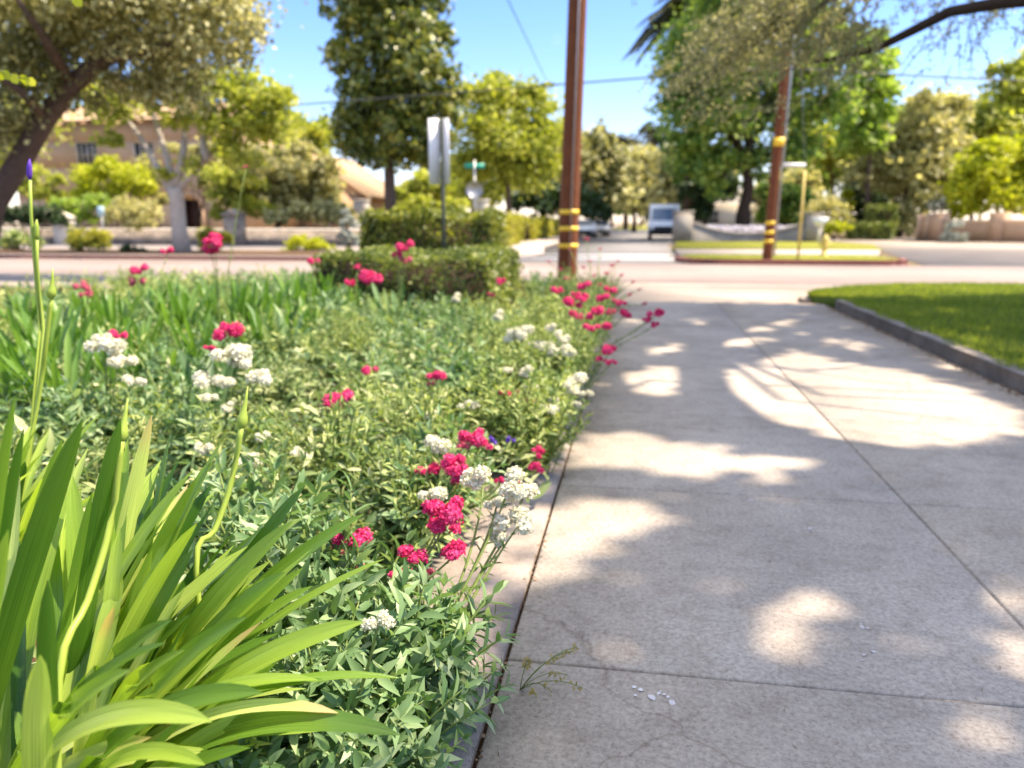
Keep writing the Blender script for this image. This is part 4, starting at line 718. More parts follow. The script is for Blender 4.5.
# foreground plant: hero leaves (tip px, tip distance, base lateral, base forward, width, roll)
ag = thing('agapanthus', 'big foreground clump of broad bright green strap leaves with two pale pointed buds', 'plant', F3(-.80, 1.05, .03))
mb = MB()
hero = [((293, 521), 1.45, -.84, 1.14, .052, .25, .12), ((305, 486), 1.62, -.80, 1.25, .036, .3, .1), ((364, 514), 1.66, -.76, 1.22, .048, -.2, .14), ((285, 572), 1.42, -.80, 1.12, .044, .35, .18),
 ((313, 586), 1.45, -.78, 1.1, .036, -.3, .16), ((303, 568), 1.55, -.74, 1.2, .036, .2, .15), ((247, 617), 1.22, -.84, 1.0, .040, .5, .2), ((384, 559), 1.60, -.78, 1.12, .028, -.6, .14), ((364, 622), 1.38, -.78, 1.06, .050, .15, .2),
 ((263, 693), 1.10, -.86, .95, .041, .3, .28), ((400, 735), 1.28, -.80, 1.0, .052, .05, .33), ((212, 722), 1.0, -.88, .9, .044, .25, .32), ((318, 680), 1.32, -.8, 1.05, .034, -.5, .3), ((338, 713), 1.3, -.78, 1.06, .032, -.35, .34), ((399, 678), 1.42, -.78, 1.08, .028, -.5, .3),
 ((172, 620), 1.16, -.88, .98, .042, .4, .2), ((166, 643), 1.1, -.88, .92, .034, -.4, .22), ((197, 523), 1.34, -.84, 1.12, .046, .6, .1), ((222, 441), 1.6, -.86, 1.2, .034, -.4, .04), ((197, 478), 1.5, -.84, 1.16, .040, .3, .06),
 ((121, 418), 1.42, -.88, 1.12, .048, .3, .04), ((83, 418), 1.26, -.95, .98, .056, .2, .04), ((152, 415), 1.6, -.86, 1.18, .044, -.5, .02), ((93, 490), 1.4, -.85, 1.1, .026, .5, .02), ((48, 580), 1.1, -.80, .98, .038, 1.1, .0), ((40, 655), .98, -.82, .88, .05, .9, .02), ((114, 607), 1.15, -.84, 1.0, .03, .6, .1),
 ((15, 397), 1.22, -.98, 1.02, .034, .8, .0), ((24, 428), 1.3, -.98, 1.06, .036, 1.0, .0), ((62, 440), 1.5, -1.0, 1.15, .04, -.3, .03), ((205, 765), 1.02, -.8, .95, .03, .3, .3), ((8, 530), 1.0, -.88, .9, .04, .8, .05), ((131, 670), 1.0, -.86, .9, .038, .3, .2), ((250, 560), 1.5, -.8, 1.15, .03, -.5, .1), ((185, 650), 1.2, -.85, 1.0, .03, .2, .25)]
for (tp, td, bl, bf, w_, ro, up) in hero: leaf_to(mb, F3(bl-.10+random.uniform(-.05, .05), bf+.27+random.uniform(-.04, .04), .02), D(tp[0], tp[1], td*.94+.04), w_*.98, up+.02, ro*.5, ns=20, face=.5, tipk=random.uniform(.62, .78))
def inpoly(x, y, p):
    c = False
    for i in range(len(p)):
        (x1, y1), (x2, y2) = p[i], p[i-1]
        if (y1 > y) != (y2 > y) and x < (x2-x1)*(y-y1)/(y2-y1)+x1: c = not c
    return c
pl = [(-40, 440), (60, 415), (180, 430), (275, 485), (330, 530), (345, 640), (340, 735), (150, 790), (-60, 760)]
k = 0
while k < 125:
    x, y = random.triangular(-60, 350, 230), random.uniform(430, 790)
    if not inpoly(x, y, pl): continue
    td = 1.62-(y-430)/360*.5+random.uniform(-.05, .2); leaf_to(mb, F3(random.uniform(-1.1, -.84), random.uniform(1.2, 1.5), .02), D(x, y, td), random.uniform(.026, .048), random.uniform(.0, .22), random.uniform(-.5, .5), ns=14, face=random.uniform(.0, .7), tipk=random.uniform(.6, .78)); k += 1
for i in range(30): leaf_to(mb, F3(random.uniform(-1.0, -.75), random.uniform(.8, 1.1), .02), F3(random.uniform(-1.5, -.6), random.uniform(.45, .95), random.uniform(.1, .4)), random.uniform(.03, .05), .3, ns=12)
mb.obj('leaves', M['aga'], ag, True)
bud(ag, [F3(-.8, 1.12, .05), D(59, 678, 1.2), D(88, 600, 1.3), D(111, 522, 1.38), D(121, 441, 1.4)], D(128, 398, 1.42), .0115, .0068)
bud(ag, [F3(-.62, 1.4, .05), D(196, 570, 1.5), D(215, 530, 1.55), D(232, 480, 1.6), D(241, 428, 1.62)], D(248, 386, 1.64), .0125, .0064)
# plants of the same kind to its left and behind
ag2 = thing('agapanthus', 'second strap-leaf clump at the left edge behind the foreground one, with tall thin stalks', 'plant', F3(-1.9, 2.3, .03))
mb = MB()
for i in range(60):
    a = random.uniform(0, 6.28); r_ = random.uniform(.12, .5); b_ = F3(-1.75+random.uniform(-.12, .12), 2.3+random.uniform(-.12, .12), .02); leaf_to(mb, b_, b_+Vector((math.cos(a)*r_, math.sin(a)*r_, random.uniform(.3, .62))), random.uniform(.03, .045), random.uniform(.05, .2), ns=12)
mb.obj('leaves', M['aga'], ag2, True)
bud(ag2, [F3(-1.7, 2.35, .05), D(38, 400, 2.5), D(45, 350, 2.5), D(51, 298, 2.5)], D(53, 268, 2.5), .016, .008)
for (pts, c_) in (([(40, 330), (36, 280), (31, 215), (30, 180)], 'purple'), ([(44, 330), (39, 290), (37, 262), (37, 240)], None)):
    q = [F3(-1.75, 2.5, .05)]+[D(x, y, 2.9) for x, y in pts]; s_ = MB().tube(q, .006, 6).obj('flower_stalk', M['agastem'], ag2, True)
    P = q[-1]; (MB().tube([P, P+Vector((0, 0, .02)), P+Vector((.005, 0, .05)), P+Vector((.01, 0, .075))], [.005, .010, .009, .002], 8)).obj('flower_bud', M['purple'] if c_ else M['agastem'], s_, True)
# back row of strap leaves
def clump(n, h, sp, w_, name_mat, seed):
    random.seed(seed); mb = MB()
    for i in range(n):
        a = random.uniform(0, 6.28); r_ = random.uniform(.15, 1)*sp; b_ = Vector((random.uniform(-.08, .08), random.uniform(-.08, .08), 0)); leaf_to(mb, b_, b_+Vector((math.cos(a)*r_, math.sin(a)*r_, h*random.uniform(.55, 1))), w_*random.uniform(.8, 1.2), random.uniform(.03, .18), ns=8)
    return mb.mesh('leaves', M[name_mat], True)
cm = [clump(34, .62, .34, .036, 'strap', s) for s in (1, 2, 3)]; cm2 = [clump(20, .52, .2, .045, 'glauc', s) for s in (5, 6)]
random.seed(11)
for i, (x, dist, sc) in enumerate([(22, 5.0, 1.15), (62, 5.6, 1.1), (105, 6.6, 1.1), (140, 7.2, 1.1), (172, 6.8, 1.15), (200, 7.6, 1.15), (232, 7.2, 1.1), (262, 7.8, 1.2), (292, 8.2, 1.15), (322, 8.4, 1.15), (345, 8.8, 1), (80, 7.4, 1.15), (10, 6.8, 1.1), (250, 6.2, .9), (130, 5.6, .9), (40, 4.2, 1.0), (95, 4.7, .95), (5, 4.4, 1.05), (190, 5.4, .9), (300, 6.8, .9), (160, 4.9, .8)]):
    P = D(x, 221, dist); P.z = .03; t = thing('strap_leaf_plant', 'upright clump of dark green strap leaves behind the foreground plants', 'plant', P, random.uniform(0, 6), 'row of strap-leaf clumps')
    o = bpy.data.objects.new('leaves', cm[i % 3]); COL.objects.link(o); o.parent = t; o.scale = (sc, sc, sc*random.uniform(.9, 1.1))
for i, (x, y, sc) in enumerate([(205, 440, 1), (235, 415, .9), (395, 345, 1.2), (175, 395, .9), (285, 372, 1.1), (245, 340, 1.2), (150, 350, 1.15), (330, 335, 1.2), (60, 370, 1.1)]):
    P = U(x, y, .03); t = thing('broad_leaf_plant', 'clump of broad blue-green upright leaves among the white flowers', 'plant', P, random.uniform(0, 6), 'blue-green leaf clumps')
    o = bpy.data.objects.new('leaves', cm2[i % 2]); COL.objects.link(o); o.parent = t; o.scale = (sc,)*3

# ------------------------------------------------------------------ leafy stems
def leafy(n, h, sp, leaf, mat, seed, pairs=7, fine=0, dense=1.):
    global rng; r0 = rng; rng = np.random.default_rng(seed); mb = MB(); P = []; X = []; N = []; SZ = []; sm = MB()
    for i in range(n):
        a = rng.uniform(0, 6.28); r_ = sp*rng.uniform(.1, 1)**.7; hh = h*rng.uniform(.55, 1)*(1-.35*(r_/sp)**2); b_ = Vector((rng.normal()*.04, rng.normal()*.04, 0)); T = b_+Vector((math.cos(a)*r_, math.sin(a)*r_, hh)); Mi = b_.lerp(T, .5)+Vector((0, 0, hh*.12)); pts = [b_*(1-s)**2+Mi*2*s*(1-s)+T*s*s for s in np.linspace(0, 1, 7)]
        sm.tube(pts, [.0035]*6+[.0015], 4)
        for j in range(pairs):
            s = .18+.82*(j+rng.uniform(-.2, .2))/(pairs-1); s = min(s, 1); p = b_*(1-s)**2+Mi*2*s*(1-s)+T*s*s; tg = ((Mi-b_)*(1-s)+(T-Mi)*s).normalized(); aa = j*1.57+rng.uniform(-.4, .4); sd = tg.orthogonal().normalized(); sd = Matrix.Rotation(aa, 3, tg) @ sd
            for sg in (-1, 1) if s < .97 else (-1, 1, .3):
                d = (sd*sg+tg*(.35+.8*s*s)+Vector((0, 0, -.12))).normalized(); P.append(p[:]); X.append(d[:]); nn_ = tg-d*tg.dot(d); N.append((nn_.normalized()+Vector(rng.normal(size=3)*.25))[:]); SZ.append(leaf*rng.uniform(.7, 1.2)*(1.1-.55*s*s))
    lance(mb, np.array(P), np.array(X), np.array(N), np.array(SZ))
    rng = r0; return mb.mesh('foliage', M[mat], True), sm.mesh('stems', M['stem'])
LV = {'g': [leafy(24, .46, .30, .115, 'glauc', s, 8) for s in (1, 2, 3)], 'f': [leafy(34, .50, .28, .075, 'fresh', s, 9) for s in (4, 5)], 'v': [leafy(26, .38, .32, .10, 'varieg', s, 8) for s in (6, 7)], 'b': [leafy(15, .50, .30, .17, 'glauc', s, 7) for s in (11, 12)], 's': [leafy(13, .62, .22, .10, 'fresh', s, 9) for s in (13, 14)], 'n': [leafy(22, .34, .25, .115, 'glauc', s, 7) for s in (8, 9)]}
def add_foliage(t, kind, sc=1., P=None):
    fm, smm = random.choice(LV[kind]); rz = random.uniform(0, 6.28)
    for me, nm in ((fm, 'foliage'), (smm, 'stems')):
        o = bpy.data.objects.new(nm, me); COL.objects.link(o); o.parent = t; o.scale = (sc, sc, sc); o.rotation_euler = (0, 0, rz)
        if P is not None: o.location = P-t.location
# flower heads
def headmesh(mat, seed, nb, R_=.036, fl=.0056, per=170, flat=.7):
    global rng; r0 = rng; rng = np.random.default_rng(seed); mb = MB()
    for i in range(nb):
        d = unit(1)[0]; d[2] = abs(d[2])*.8; c = d*R_*rng.uniform(.35, 1.0)*np.array([1, 1, flat+.2]); rb = R_*rng.uniform(.26, .44); dd = unit(per); dd[:, 2] = np.where(dd[:, 2] < -.4, -dd[:, 2], dd[:, 2])
        mb.inst([(0, 0, 0), (.5, .5, .18), (1, 0, 0), (.5, -.5, .18)], [(0, 1, 2, 3)], c+dd*rb*rng.uniform(.8, 1.1, (per, 1)), unit(per), dd+unit(per)*.25, fl*rng.uniform(.7, 1.3, per)); mb.lathe([(.0001, -rb*.85), (rb*.5, -rb*.5), (rb*.7, 0), (rb*.5, rb*.5), (.0001, rb*.7)], c, 8)
    stk = MB()
    for i in range(nb): d = unit(1)[0]; stk.tube([(0, 0, -R_*1.3), (d[0]*R_*.3, d[1]*R_*.3, -R_*.5), (d[0]*R_*.6, d[1]*R_*.6, 0)], .0012, 3)
    rng = r0; return mb.mesh('flower_head', M[mat]), stk
HM = {'p': [headmesh('pink', s, 7) for s in (1, 2, 3)], 'w': [headmesh('whitefl', s, 6) for s in (4, 5, 6)], 'd': [headmesh('pinkdark', s, 4, per=50) for s in (7, 8)], 'u': [headmesh('purple', s, 4, per=30) for s in (9,)]}
def flowers(name, label, cat, heads, fol='g', fsc=1., base=None, nf=1, group='flowering plants in the bed'):
    """heads: (px, py, size px, distance, kind)"""
    Ps = [D(x, y, d) for x, y, s, d, k in heads]; b = Vector((sum(p.x for p in Ps)/len(Ps), sum(p.y for p in Ps)/len(Ps), .03)) if base is None else base
    if base is None: b.x = min(b.x-.1, -.78 if b.y < 3.0 else -.48); b.y -= .06
    t = thing(name, label, cat, b, 0, group); CC = sum(Ps, Vector())/len(Ps)
    for (x, y, s, d, k), P in zip(heads, Ps):
        o0 = b+Vector((random.uniform(-.06, .06), random.uniform(-.06, .06), 0)); Mi = CC.lerp(P, .35)*.78+b*.22+Vector((0, 0, -.04)); o0 = b+(o0-b)*.4; pts = [o0*(1-q)**2+Mi*2*q*(1-q)+P*q*q for q in np.linspace(0, 1, 9)]
        sm = MB().tube(pts, [.0042]*6+[.0032]*3, 5); so_ = sm.obj('stem', M['stem'], t, True)
        lp, lx, ln, lz = [], [], [], []
        for j in range(2, 8):
            tg = (pts[j]-pts[j-1]).normalized(); sd = Matrix.Rotation(j*1.57+random.uniform(-.3, .3), 3, tg) @ tg.orthogonal().normalized()
            for sg in (-1, 1): dd_ = (sd*sg+tg*.7).normalized(); lp.append(pts[j][:]); lx.append(dd_[:]); ln.append((tg-dd_*tg.dot(dd_)).normalized()[:]); lz.append(.07*(1-.08*j)*random.uniform(.7, 1.1))
        lance(MB(), np.array(lp), np.array(lx), np.array(ln), np.array(lz)).obj('foliage', M['glauc'], so_, True)
        zc = proj(np.array(P))[2][0]; hm, _ = random.choice(HM[k]); h_ = bpy.data.objects.new('flower_head', hm); COL.objects.link(h_); h_.parent = so_; h_.matrix_basis = parent_world(so_).inverted() @ Matrix.Translation(P) @ Matrix.Rotation(random.uniform(0, 6), 4, 'Z') @ Matrix.Rotation(random.uniform(-.35, .35), 4, 'X') @ Matrix.Scale(s*zc/F/.054, 4)
    for i in range(nf): add_foliage(t, fol, fsc*random.uniform(.85, 1.1), b+Vector((random.uniform(-.2, .1), random.uniform(-.2, .25), 0)) if i else b)
    return t
V = 'valerian'
def vp(label, heads, **k): return flowers('valerian_plant', label, 'flower', heads, **k)
random.seed(21)
vp('crimson valerian, the nearest cluster of deep pink heads beside the edging strip', [(444, 518, 34, 2.1, 'p'), (441, 532, 24, 2.1, 'p'), (453, 557, 27, 2.05, 'p'), (412, 560, 23, 2.05, 'p'), (404, 577, 18, 2.0, 'p'), (428, 575, 15, 2.1, 'd')], fol='n', nf=2)
vp('white valerian leaning over the driveway edge, its creamy heads nearest the concrete', [(483, 484, 28, 2.2, 'w'), (508, 490, 30, 2.15, 'w'), (524, 497, 24, 2.2, 'w'), (519, 525, 30, 2.1, 'w'), (503, 543, 19, 2.1, 'w'), (497, 505, 18, 2.2, 'w')], base=F3(-.26, 1.80, .03), fol='n', nf=2)
vp('pink valerian just right of the long strap-leaf tips', [(352, 545, 30, 2.1, 'p'), (362, 572, 15, 2.05, 'd'), (338, 556, 15, 2.15, 'd')], fol='g', nf=2)
vp('single small white valerian head low in front', [(378, 625, 22, 1.42, 'w')], base=F3(-.40, 1.50, .03), fol='n', nf=2)
vp('pink valerian mixed with white heads at the middle of the bed edge', [(430, 474, 20, 2.7, 'p'), (456, 470, 24, 2.6, 'p'), (459, 483, 16, 2.6, 'p'), (472, 442, 22, 2.8, 'p'), (482, 447, 14, 2.8, 'p'), (462, 447, 14, 2.8, 'd')], fol='g')
vp('white valerian just behind the crimson cluster', [(440, 448, 25, 2.8, 'w'), (434, 496, 20, 2.5, 'w'), (450, 458, 15, 2.8, 'w')], fol='f')
vp('pink valerian with tiny heads low over the concrete beyond the white one', [(535, 470, 13, 3.0, 'p'), (539, 453, 11, 3.1, 'p'), (513, 485, 11, 2.8, 'p'), (500, 482, 8, 2.8, 'p')], fol='f', fsc=.7)
vp('white valerian with a broad group of heads left of centre, above the tall bud', [(232, 357, 28, 3.5, 'w'), (238, 366, 22, 3.5, 'w'), (211, 384, 24, 3.4, 'w'), (258, 382, 23, 3.4, 'w'), (232, 384, 14, 3.4, 'w'), (206, 400, 14, 3.3, 'w'), (228, 410, 12, 3.3, 'w')], fol='g', nf=2)
vp('white valerian left of the broad white group, near the left edge', [(110, 350, 26, 3.8, 'w'), (118, 364, 22, 3.8, 'w'), (134, 383, 15, 3.7, 'w'), (103, 344, 15, 3.8, 'w')], fol='g')
vp('pink valerian with one bright head just above the broad white group', [(231, 336, 23, 3.8, 'p'), (211, 351, 10, 3.8, 'p'), (117, 337, 13, 4.0, 'p')], fol='g')
vp('pink valerian alone in the variegated ground cover', [(340, 403, 22, 3.4, 'p'), (333, 409, 12, 3.4, 'p')], fol='v', fsc=.8)
vp('pink valerian with two small far-apart heads in the middle of the bed', [(369, 373, 12, 4.0, 'p'), (438, 379, 15, 3.9, 'p'), (431, 386, 10, 3.9, 'd')], fol='f')
vp('faded pink valerian among yellow-green foliage', [(522, 400, 15, 3.8, 'd'), (506, 396, 10, 3.8, 'p'), (532, 403, 9, 3.8, 'd')], fol='f', nf=2)
vp('white valerian in the centre right of the bed, below the near pole', [(522, 334, 17, 5.0, 'w'), (514, 341, 15, 5.0, 'w'), (530, 375, 14, 4.4, 'w'), (536, 345, 9, 5.0, 'w'), (529, 389, 12, 4.2, 'w')], fol='f', nf=2)
vp('white valerian with stacked creamy heads close to the driveway, right of the paler group', [(560, 341, 14, 4.8, 'w'), (556, 351, 20, 4.8, 'w'), (565, 356, 15, 4.7, 'w'), (553, 330, 10, 5, 'w')], fol='f', nf=2)
vp('white valerian spilling towards the driveway, lowest of the far white ones', [(577, 382, 17, 4.1, 'w'), (571, 393, 15, 4.0, 'w'), (548, 411, 15, 3.7, 'w'), (586, 395, 10, 4, 'w'), (552, 403, 10, 3.8, 'w'), (577, 405, 8, 3.9, 'w')], fol='f', nf=2)
vp('crimson valerian with many heads leaning to the driveway below the near pole', [(571, 306, 15, 5.6, 'p'), (582, 300, 11, 5.6, 'p'), (597, 315, 14, 5.4, 'p'), (588, 330, 10, 5.2, 'p'), (605, 329, 12, 5.2, 'p'), (604, 300, 11, 5.6, 'p'), (617, 303, 9, 5.7, 'd'), (625, 316, 12, 5.6, 'p'), (576, 296, 8, 5.7, 'p'), (621, 305, 8, 5.6, 'p')], fol='f', nf=2)
vp('crimson valerian with one low group right at the concrete', [(609, 353, 14, 4.6, 'p'), (600, 361, 8, 4.6, 'p'), (611, 364, 8, 4.5, 'p')], fol='f', fsc=.8)
vp('crimson valerian with a long stem reaching furthest over the driveway', [(656, 316, 13, 5.4, 'p'), (647, 321, 8, 5.4, 'p'), (655, 326, 8, 5.4, 'p')], fol='f', base=Vector((-.85, 5.1, .03)))
vp('bright pink valerian in front of the clipped boxwood', [(371, 281, 18, 6.2, 'p'), (350, 285, 10, 6.3, 'p'), (357, 268, 6, 6.6, 'p')], fol='f', nf=2)
vp('pink valerian standing against the dark clipped hedge', [(405, 249, 14, 7.0, 'p'), (406, 262, 13, 7.0, 'd'), (398, 256, 8, 7.0, 'p')], fol='g')
vp('small pink valerian at the right end of the back row', [(313, 263, 9, 7, 'p')], fol='f')
vp('tall crimson valerian in the back row against the road', [(213, 244, 17, 6, 'p'), (210, 253, 12, 6, 'p'), (246, 168, 6, 6.4, 'd')], fol='g')
vp('crimson valerian left of the tall one in the back row', [(168, 253, 10, 6.4, 'p'), (140, 272, 13, 6, 'p'), (138, 284, 14, 6, 'd')], fol='g')
vp('faded pink valerian near the left edge in the back row', [(80, 289, 14, 5.6, 'd'), (88, 297, 13, 5.5, 'd')], fol='g')
vp('pink valerian with one small head right of the boxwood', [(501, 283, 9, 6.6, 'p'), (491, 296, 6, 6.6, 'p')], fol='g', nf=2)
vp('wispy valerian gone to seed at the far end of the driveway edge', [(612, 266, 5, 7.6, 'd'), (622, 276, 5, 7.4, 'd'), (633, 283, 5, 7.4, 'd'), (590, 262, 5, 7.8, 'd'), (600, 286, 6, 7.2, 'd'), (630, 296, 6, 7.0, 'd'), (586, 240, 5, 8, 'd'), (560, 270, 4, 8, 'd'), (645, 305, 6, 6.6, 'd'), (548, 262, 4, 8, 'd'), (600, 250, 4, 8, 'd'), (618, 262, 4, 7.8, 'd'), (606, 274, 5, 7.5, 'd'), (594, 276, 4, 7.5, 'd'), (640, 290, 4, 7, 'd'), (570, 250, 4, 8, 'd'), (584, 268, 4, 7.8, 'd')], fol='f')
vp('crimson valerian behind the leaning one, at the foot of the near pole', [(556, 292, 10, 6.6, 'p'), (585, 288, 11, 6.6, 'p'), (610, 292, 10, 6.4, 'p'), (598, 300, 9, 6.3, 'd'), (575, 318, 12, 5.9, 'p'), (612, 314, 10, 6, 'p'), (566, 280, 7, 7, 'd')], fol='f', nf=2)
vp('white valerian with small domes at the centre of the bed', [(455, 300, 10, 6.2, 'w'), (497, 318, 12, 5.8, 'w'), (470, 408, 15, 3.7, 'w'), (430, 418, 12, 3.5, 'w'), (505, 372, 10, 4.4, 'w')], fol='g')
vp('white valerian low between the tall bud and the pink head', [(262, 440, 13, 3.0, 'w'), (250, 462, 18, 2.8, 'w'), (300, 455, 13, 2.9, 'w'), (205, 452, 15, 2.9, 'w')], fol='v')
flowers('purple_flower_plant', 'small purple flowers beside the pink and white heads at the bed edge', 'flower', [(491, 443, 11, 2.9, 'u'), (511, 442, 10, 2.95, 'u')], fol='f', fsc=.7)
# leafy plants without flowers
random.seed(5); spots = []
near = [(F3(-.30, 1.78), 'n', .95), (F3(-.42, 1.6), 'n', .85), (F3(-.50, 1.85), 'n', 1.), (F3(-.30, 1.5), 'n', .8), (F3(-.14, 1.66), 'n', .62), (F3(-.80, 2.2), 'g', 1.), (F3(-.95, 2.55), 'g', .95), (F3(-.52, 1.45), 'n', .8), (F3(-.65, 1.7), 'n', .9), (F3(-.2, 1.4), 'n', .55)]
for P, k_, s_ in near: spots.append((Vector((min(P.x, -.46 if s_ < .7 else -.54), P.y, .03)), k_, s_*1.1))
y = 2.6
while y < 12:
    x = (-.78 if 1.9 < y < 3.1 else -.44)-random.uniform(0, .1)
    while x > -5.4-(y*.25):
        lat = x; ins = -3.95-.2 < x < -1.6 and 8.6 < y < 11.6
        if not ins: spots.append((Vector((x+random.uniform(-.1, .1)*(1 if x < -1 else 0), y+random.uniform(-.15, .15), .03)), 'f' if x > -1.35 and y > 3.4 else (random.choice('vvgf') if (-2.7 < x < -.95 and y < 5.6) else random.choice('gfg' if y > 6 else 'ggv')), random.uniform(.85, 1.15)))
        x -= random.uniform(.46, .68)
    y += .46 if y < 6 else .62
for i_, (P, k_, s_) in enumerate(spots):
    if i_ > 11 and P.y > 2.4 and random.random() < .3: spots[i_] = (P, random.choice('bbs') if (P.x < -1.1 and not (-2.3 < P.x < -1.2 and P.y < 4.2)) else 's', random.uniform(.8, 1.1))
lab = {'b': 'large-leaved blue-green plant standing above the ground cover', 's': 'tall thin leafy plant sticking up above its neighbours', 'g': 'leafy grey-green valerian without flowers', 'n': 'lush broad-leaved green valerian spilling over the edging strip', 'f': 'fine-leaved yellow-green perennial without flowers', 'v': 'bushy variegated plant with cream-edged leaves'}
for P, k_, s_ in spots:
    px_, py_, zc = proj(np.array(P)); 
    if not (-60 < px_[0] < 700): continue
    nm = {'b': 'broad_leaf_plant', 's': 'tall_perennial', 'g': 'valerian_plant', 'n': 'valerian_plant', 'f': 'perennial_plant', 'v': 'variegated_plant'}[k_]
    t = thing(nm, lab[k_], 'plant', P, random.uniform(0, 6), {'b': 'large-leaved plants', 's': 'tall thin plants', 'g': 'grey-green leafy plants', 'n': 'plants spilling over the strip', 'f': 'yellow-green leafy plants', 'v': 'variegated plants'}[k_])
    fm, smm = random.choice(LV[k_])
    for me, nmm in ((fm, 'foliage'), (smm, 'stems')): o = bpy.data.objects.new(nmm, me); COL.objects.link(o); o.parent = t; o.scale = (s_,)*3
# ground cover
def cover(n, x0, x1, y0, y1, sz, mat, hk, label, name='ground_cover'):
    X = rng.uniform(x0, x1, n); Y = rng.uniform(y0, y1, n); hf = (.5+.25*np.sin(X*2.7+Y*1.3)+.25*np.sin(Y*3.1-X*1.9+1)); edge = np.clip((np.where(Y > 3.1, -.38, -.74)-X)/.3, .12, 1); hf = np.clip(hf+.35*np.sin(X*6.1+2*np.sin(Y*3))*np.sin(Y*5.3-X), 0, 1.4); H = hk*(.25+.95*hf)*edge; Z = .03+H*rng.random(n)**.55; thin_ = (hf < .42) & (rng.random(n) < .85)
    q = ~thin_ & ~((Y < 3.1) & (X > -.86+.12*np.sin(Y*9)+.05*rng.normal(size=n))) & ~((X > -3.9) & (X < -1.8) & (Y > 8.95) & (Y < 11.3)); X, Y, Z = X[q], Y[q], Z[q]; n = len(X); d = unit(n); d[:, 2] = np.abs(d[:, 2])*.5+.1
    tag(lance(MB(), np.stack([X, Y, Z], -1), d, unit(n)*.5+np.array([.15, 0, 1.]), sz*rng.uniform(.6, 1.3, n)).obj(name, M[mat]), label, 'ground cover', None, 'stuff')
cover(10000, -4.6, -.4, 1.6, 6.0, .105, 'varieg', .26, 'variegated cream and green ground cover filling the middle of the bed')
cover(3600, -3.4, -.68, 1.1, 3.6, .095, 'glauc', .2, 'low grey-green leaves between the front plants')
cover(13000, -9.5, -.4, 5.5, 12.8, .10, 'fresh', .34, 'yellow-green ground cover at the back of the bed')
n = 900; X = rng.uniform(-2.0, -.7, n); Y = rng.uniform(1.2, 9, n)
tag(MB().inst(ROUND[0], ROUND[1], np.stack([X, Y, .05+rng.random(n)*.03], -1), unit(n)*[1, 1, .2], unit(n)*.4+[0, 0, 1], .03*rng.uniform(.5, 1.3, n)).obj('fallen_leaves', M['litter']), 'brown dead leaves lying under the plants', 'leaves', None, 'stuff')

# ------------------------------------------------------------------ lawn, litter
n = 70000; X = 2.75+rng.random(n)**1.3*8.3; Y = rng.uniform(4.5, 15.9, n); Y = np.where(X < 3.05, rng.uniform(12.7, 13.9, n), Y); lim = np.interp(X, [2.75, 3.15, 3.9, 5.0, 6.3, 60], [13.0, 13.95, 14.9, 15.55, 15.8, 15.82]); q = Y < lim; X, Y = X[q], Y[q]; n = len(X)
d = unit(n)*.5; d[:, 2] = 1
tag(MB().inst([(0, .07, 0), (0, -.07, 0), (.6, -.05, .02), (1, 0, .1), (.6, .05, .02)], [(0, 1, 2, 3, 4)], np.stack([X, Y, np.full(n, .08)], -1), d, unit(n), .055*rng.uniform(.6, 1.3, n)).obj('lawn_grass', M['grass']), 'mown lawn right of the driveway kerb', 'grass', None, 'stuff')
for (x0, x1, y0, y1, z, nn_) in ((1.7, 8, 24.9, 28.1, .08, 2600), (2, 10.6, 34.6, 45, .1, 3200)):
    X = rng.uniform(x0, x1, nn_); Y = rng.uniform(y0, y1, nn_)
    dg = unit(nn_)*.5; dg[:, 2] = 1
    tag(MB().inst([(0, .1, 0), (0, -.1, 0), (1, 0, .1)], [(0, 1, 2)], np.stack([X, Y, np.full(nn_, z)], -1), dg, unit(nn_), .07).obj('verge_grass', M['ygreen']), 'dry yellow-green verge grass across the street' if y0 < 30 else 'dry yellow-green grass in front of the curved wall', 'grass', None, 'stuff')
n = 1500; Y = rng.uniform(5, 11.6, n); X = 3.02+rng.uniform(-.06, .03, n)*(1+np.sin(Y*6)); dg = unit(n)*.5+[-.5, 0, .5]
tag(MB().inst([(0, .07, 0), (0, -.07, 0), (.6, -.05, .02), (1, 0, -.12), (.6, .05, .02)], [(0, 1, 2, 3, 4)], np.stack([X, Y, np.full(n, .122)], -1), dg, unit(n), .05*rng.uniform(.5, 1.3, n)).obj('edge_grass', M['grass']), 'uncut grass blades creeping over the kerb edge', 'grass', None, 'stuff')
n = 700; Y = rng.uniform(5, 11.8, n); X = 2.84-rng.random(n)**2*.10; dg = unit(n); dg[:, 2] *= .2
tag(MB().inst(ROUND[0], ROUND[1], np.stack([X, Y, np.full(n, .004)], -1), dg, unit(n)*.4+[0, 0, 1], rng.uniform(.01, .035, n)).obj('gutter_leaves', M['litter']), 'dead leaves gathered along the foot of the kerb', 'litter', None, 'stuff')
n = 1000; X = rng.uniform(-.3, 2.8, n); Y = rng.uniform(1.2, 7, n); d = unit(n); d[:, 2] *= .1
lt = MB().inst([(0, 0, 0), (.5, .05, .02), (1, 0, 0), (.5, -.05, .02)], [(0, 1, 2, 3)], np.stack([X, Y, np.full(n, .003)], -1), d, unit(n)*.2+[0, 0, 1], rng.uniform(.006, .028, n))
n = 260; Y = rng.uniform(1.3, 9, n); X = -.345+rng.normal(size=n)*.015; d = unit(n); d[:, 2] *= .3; lt.inst(ROUND[0], ROUND[1], np.stack([X, Y, np.full(n, .002)], -1), d, unit(n)*.4+[0, 0, 1], rng.uniform(.006, .018, n))
tag(lt.obj('leaf_litter', M['litter']), 'tiny brown needles and bits of leaf scattered on the driveway', 'litter', None, 'stuff')
mb = MB()
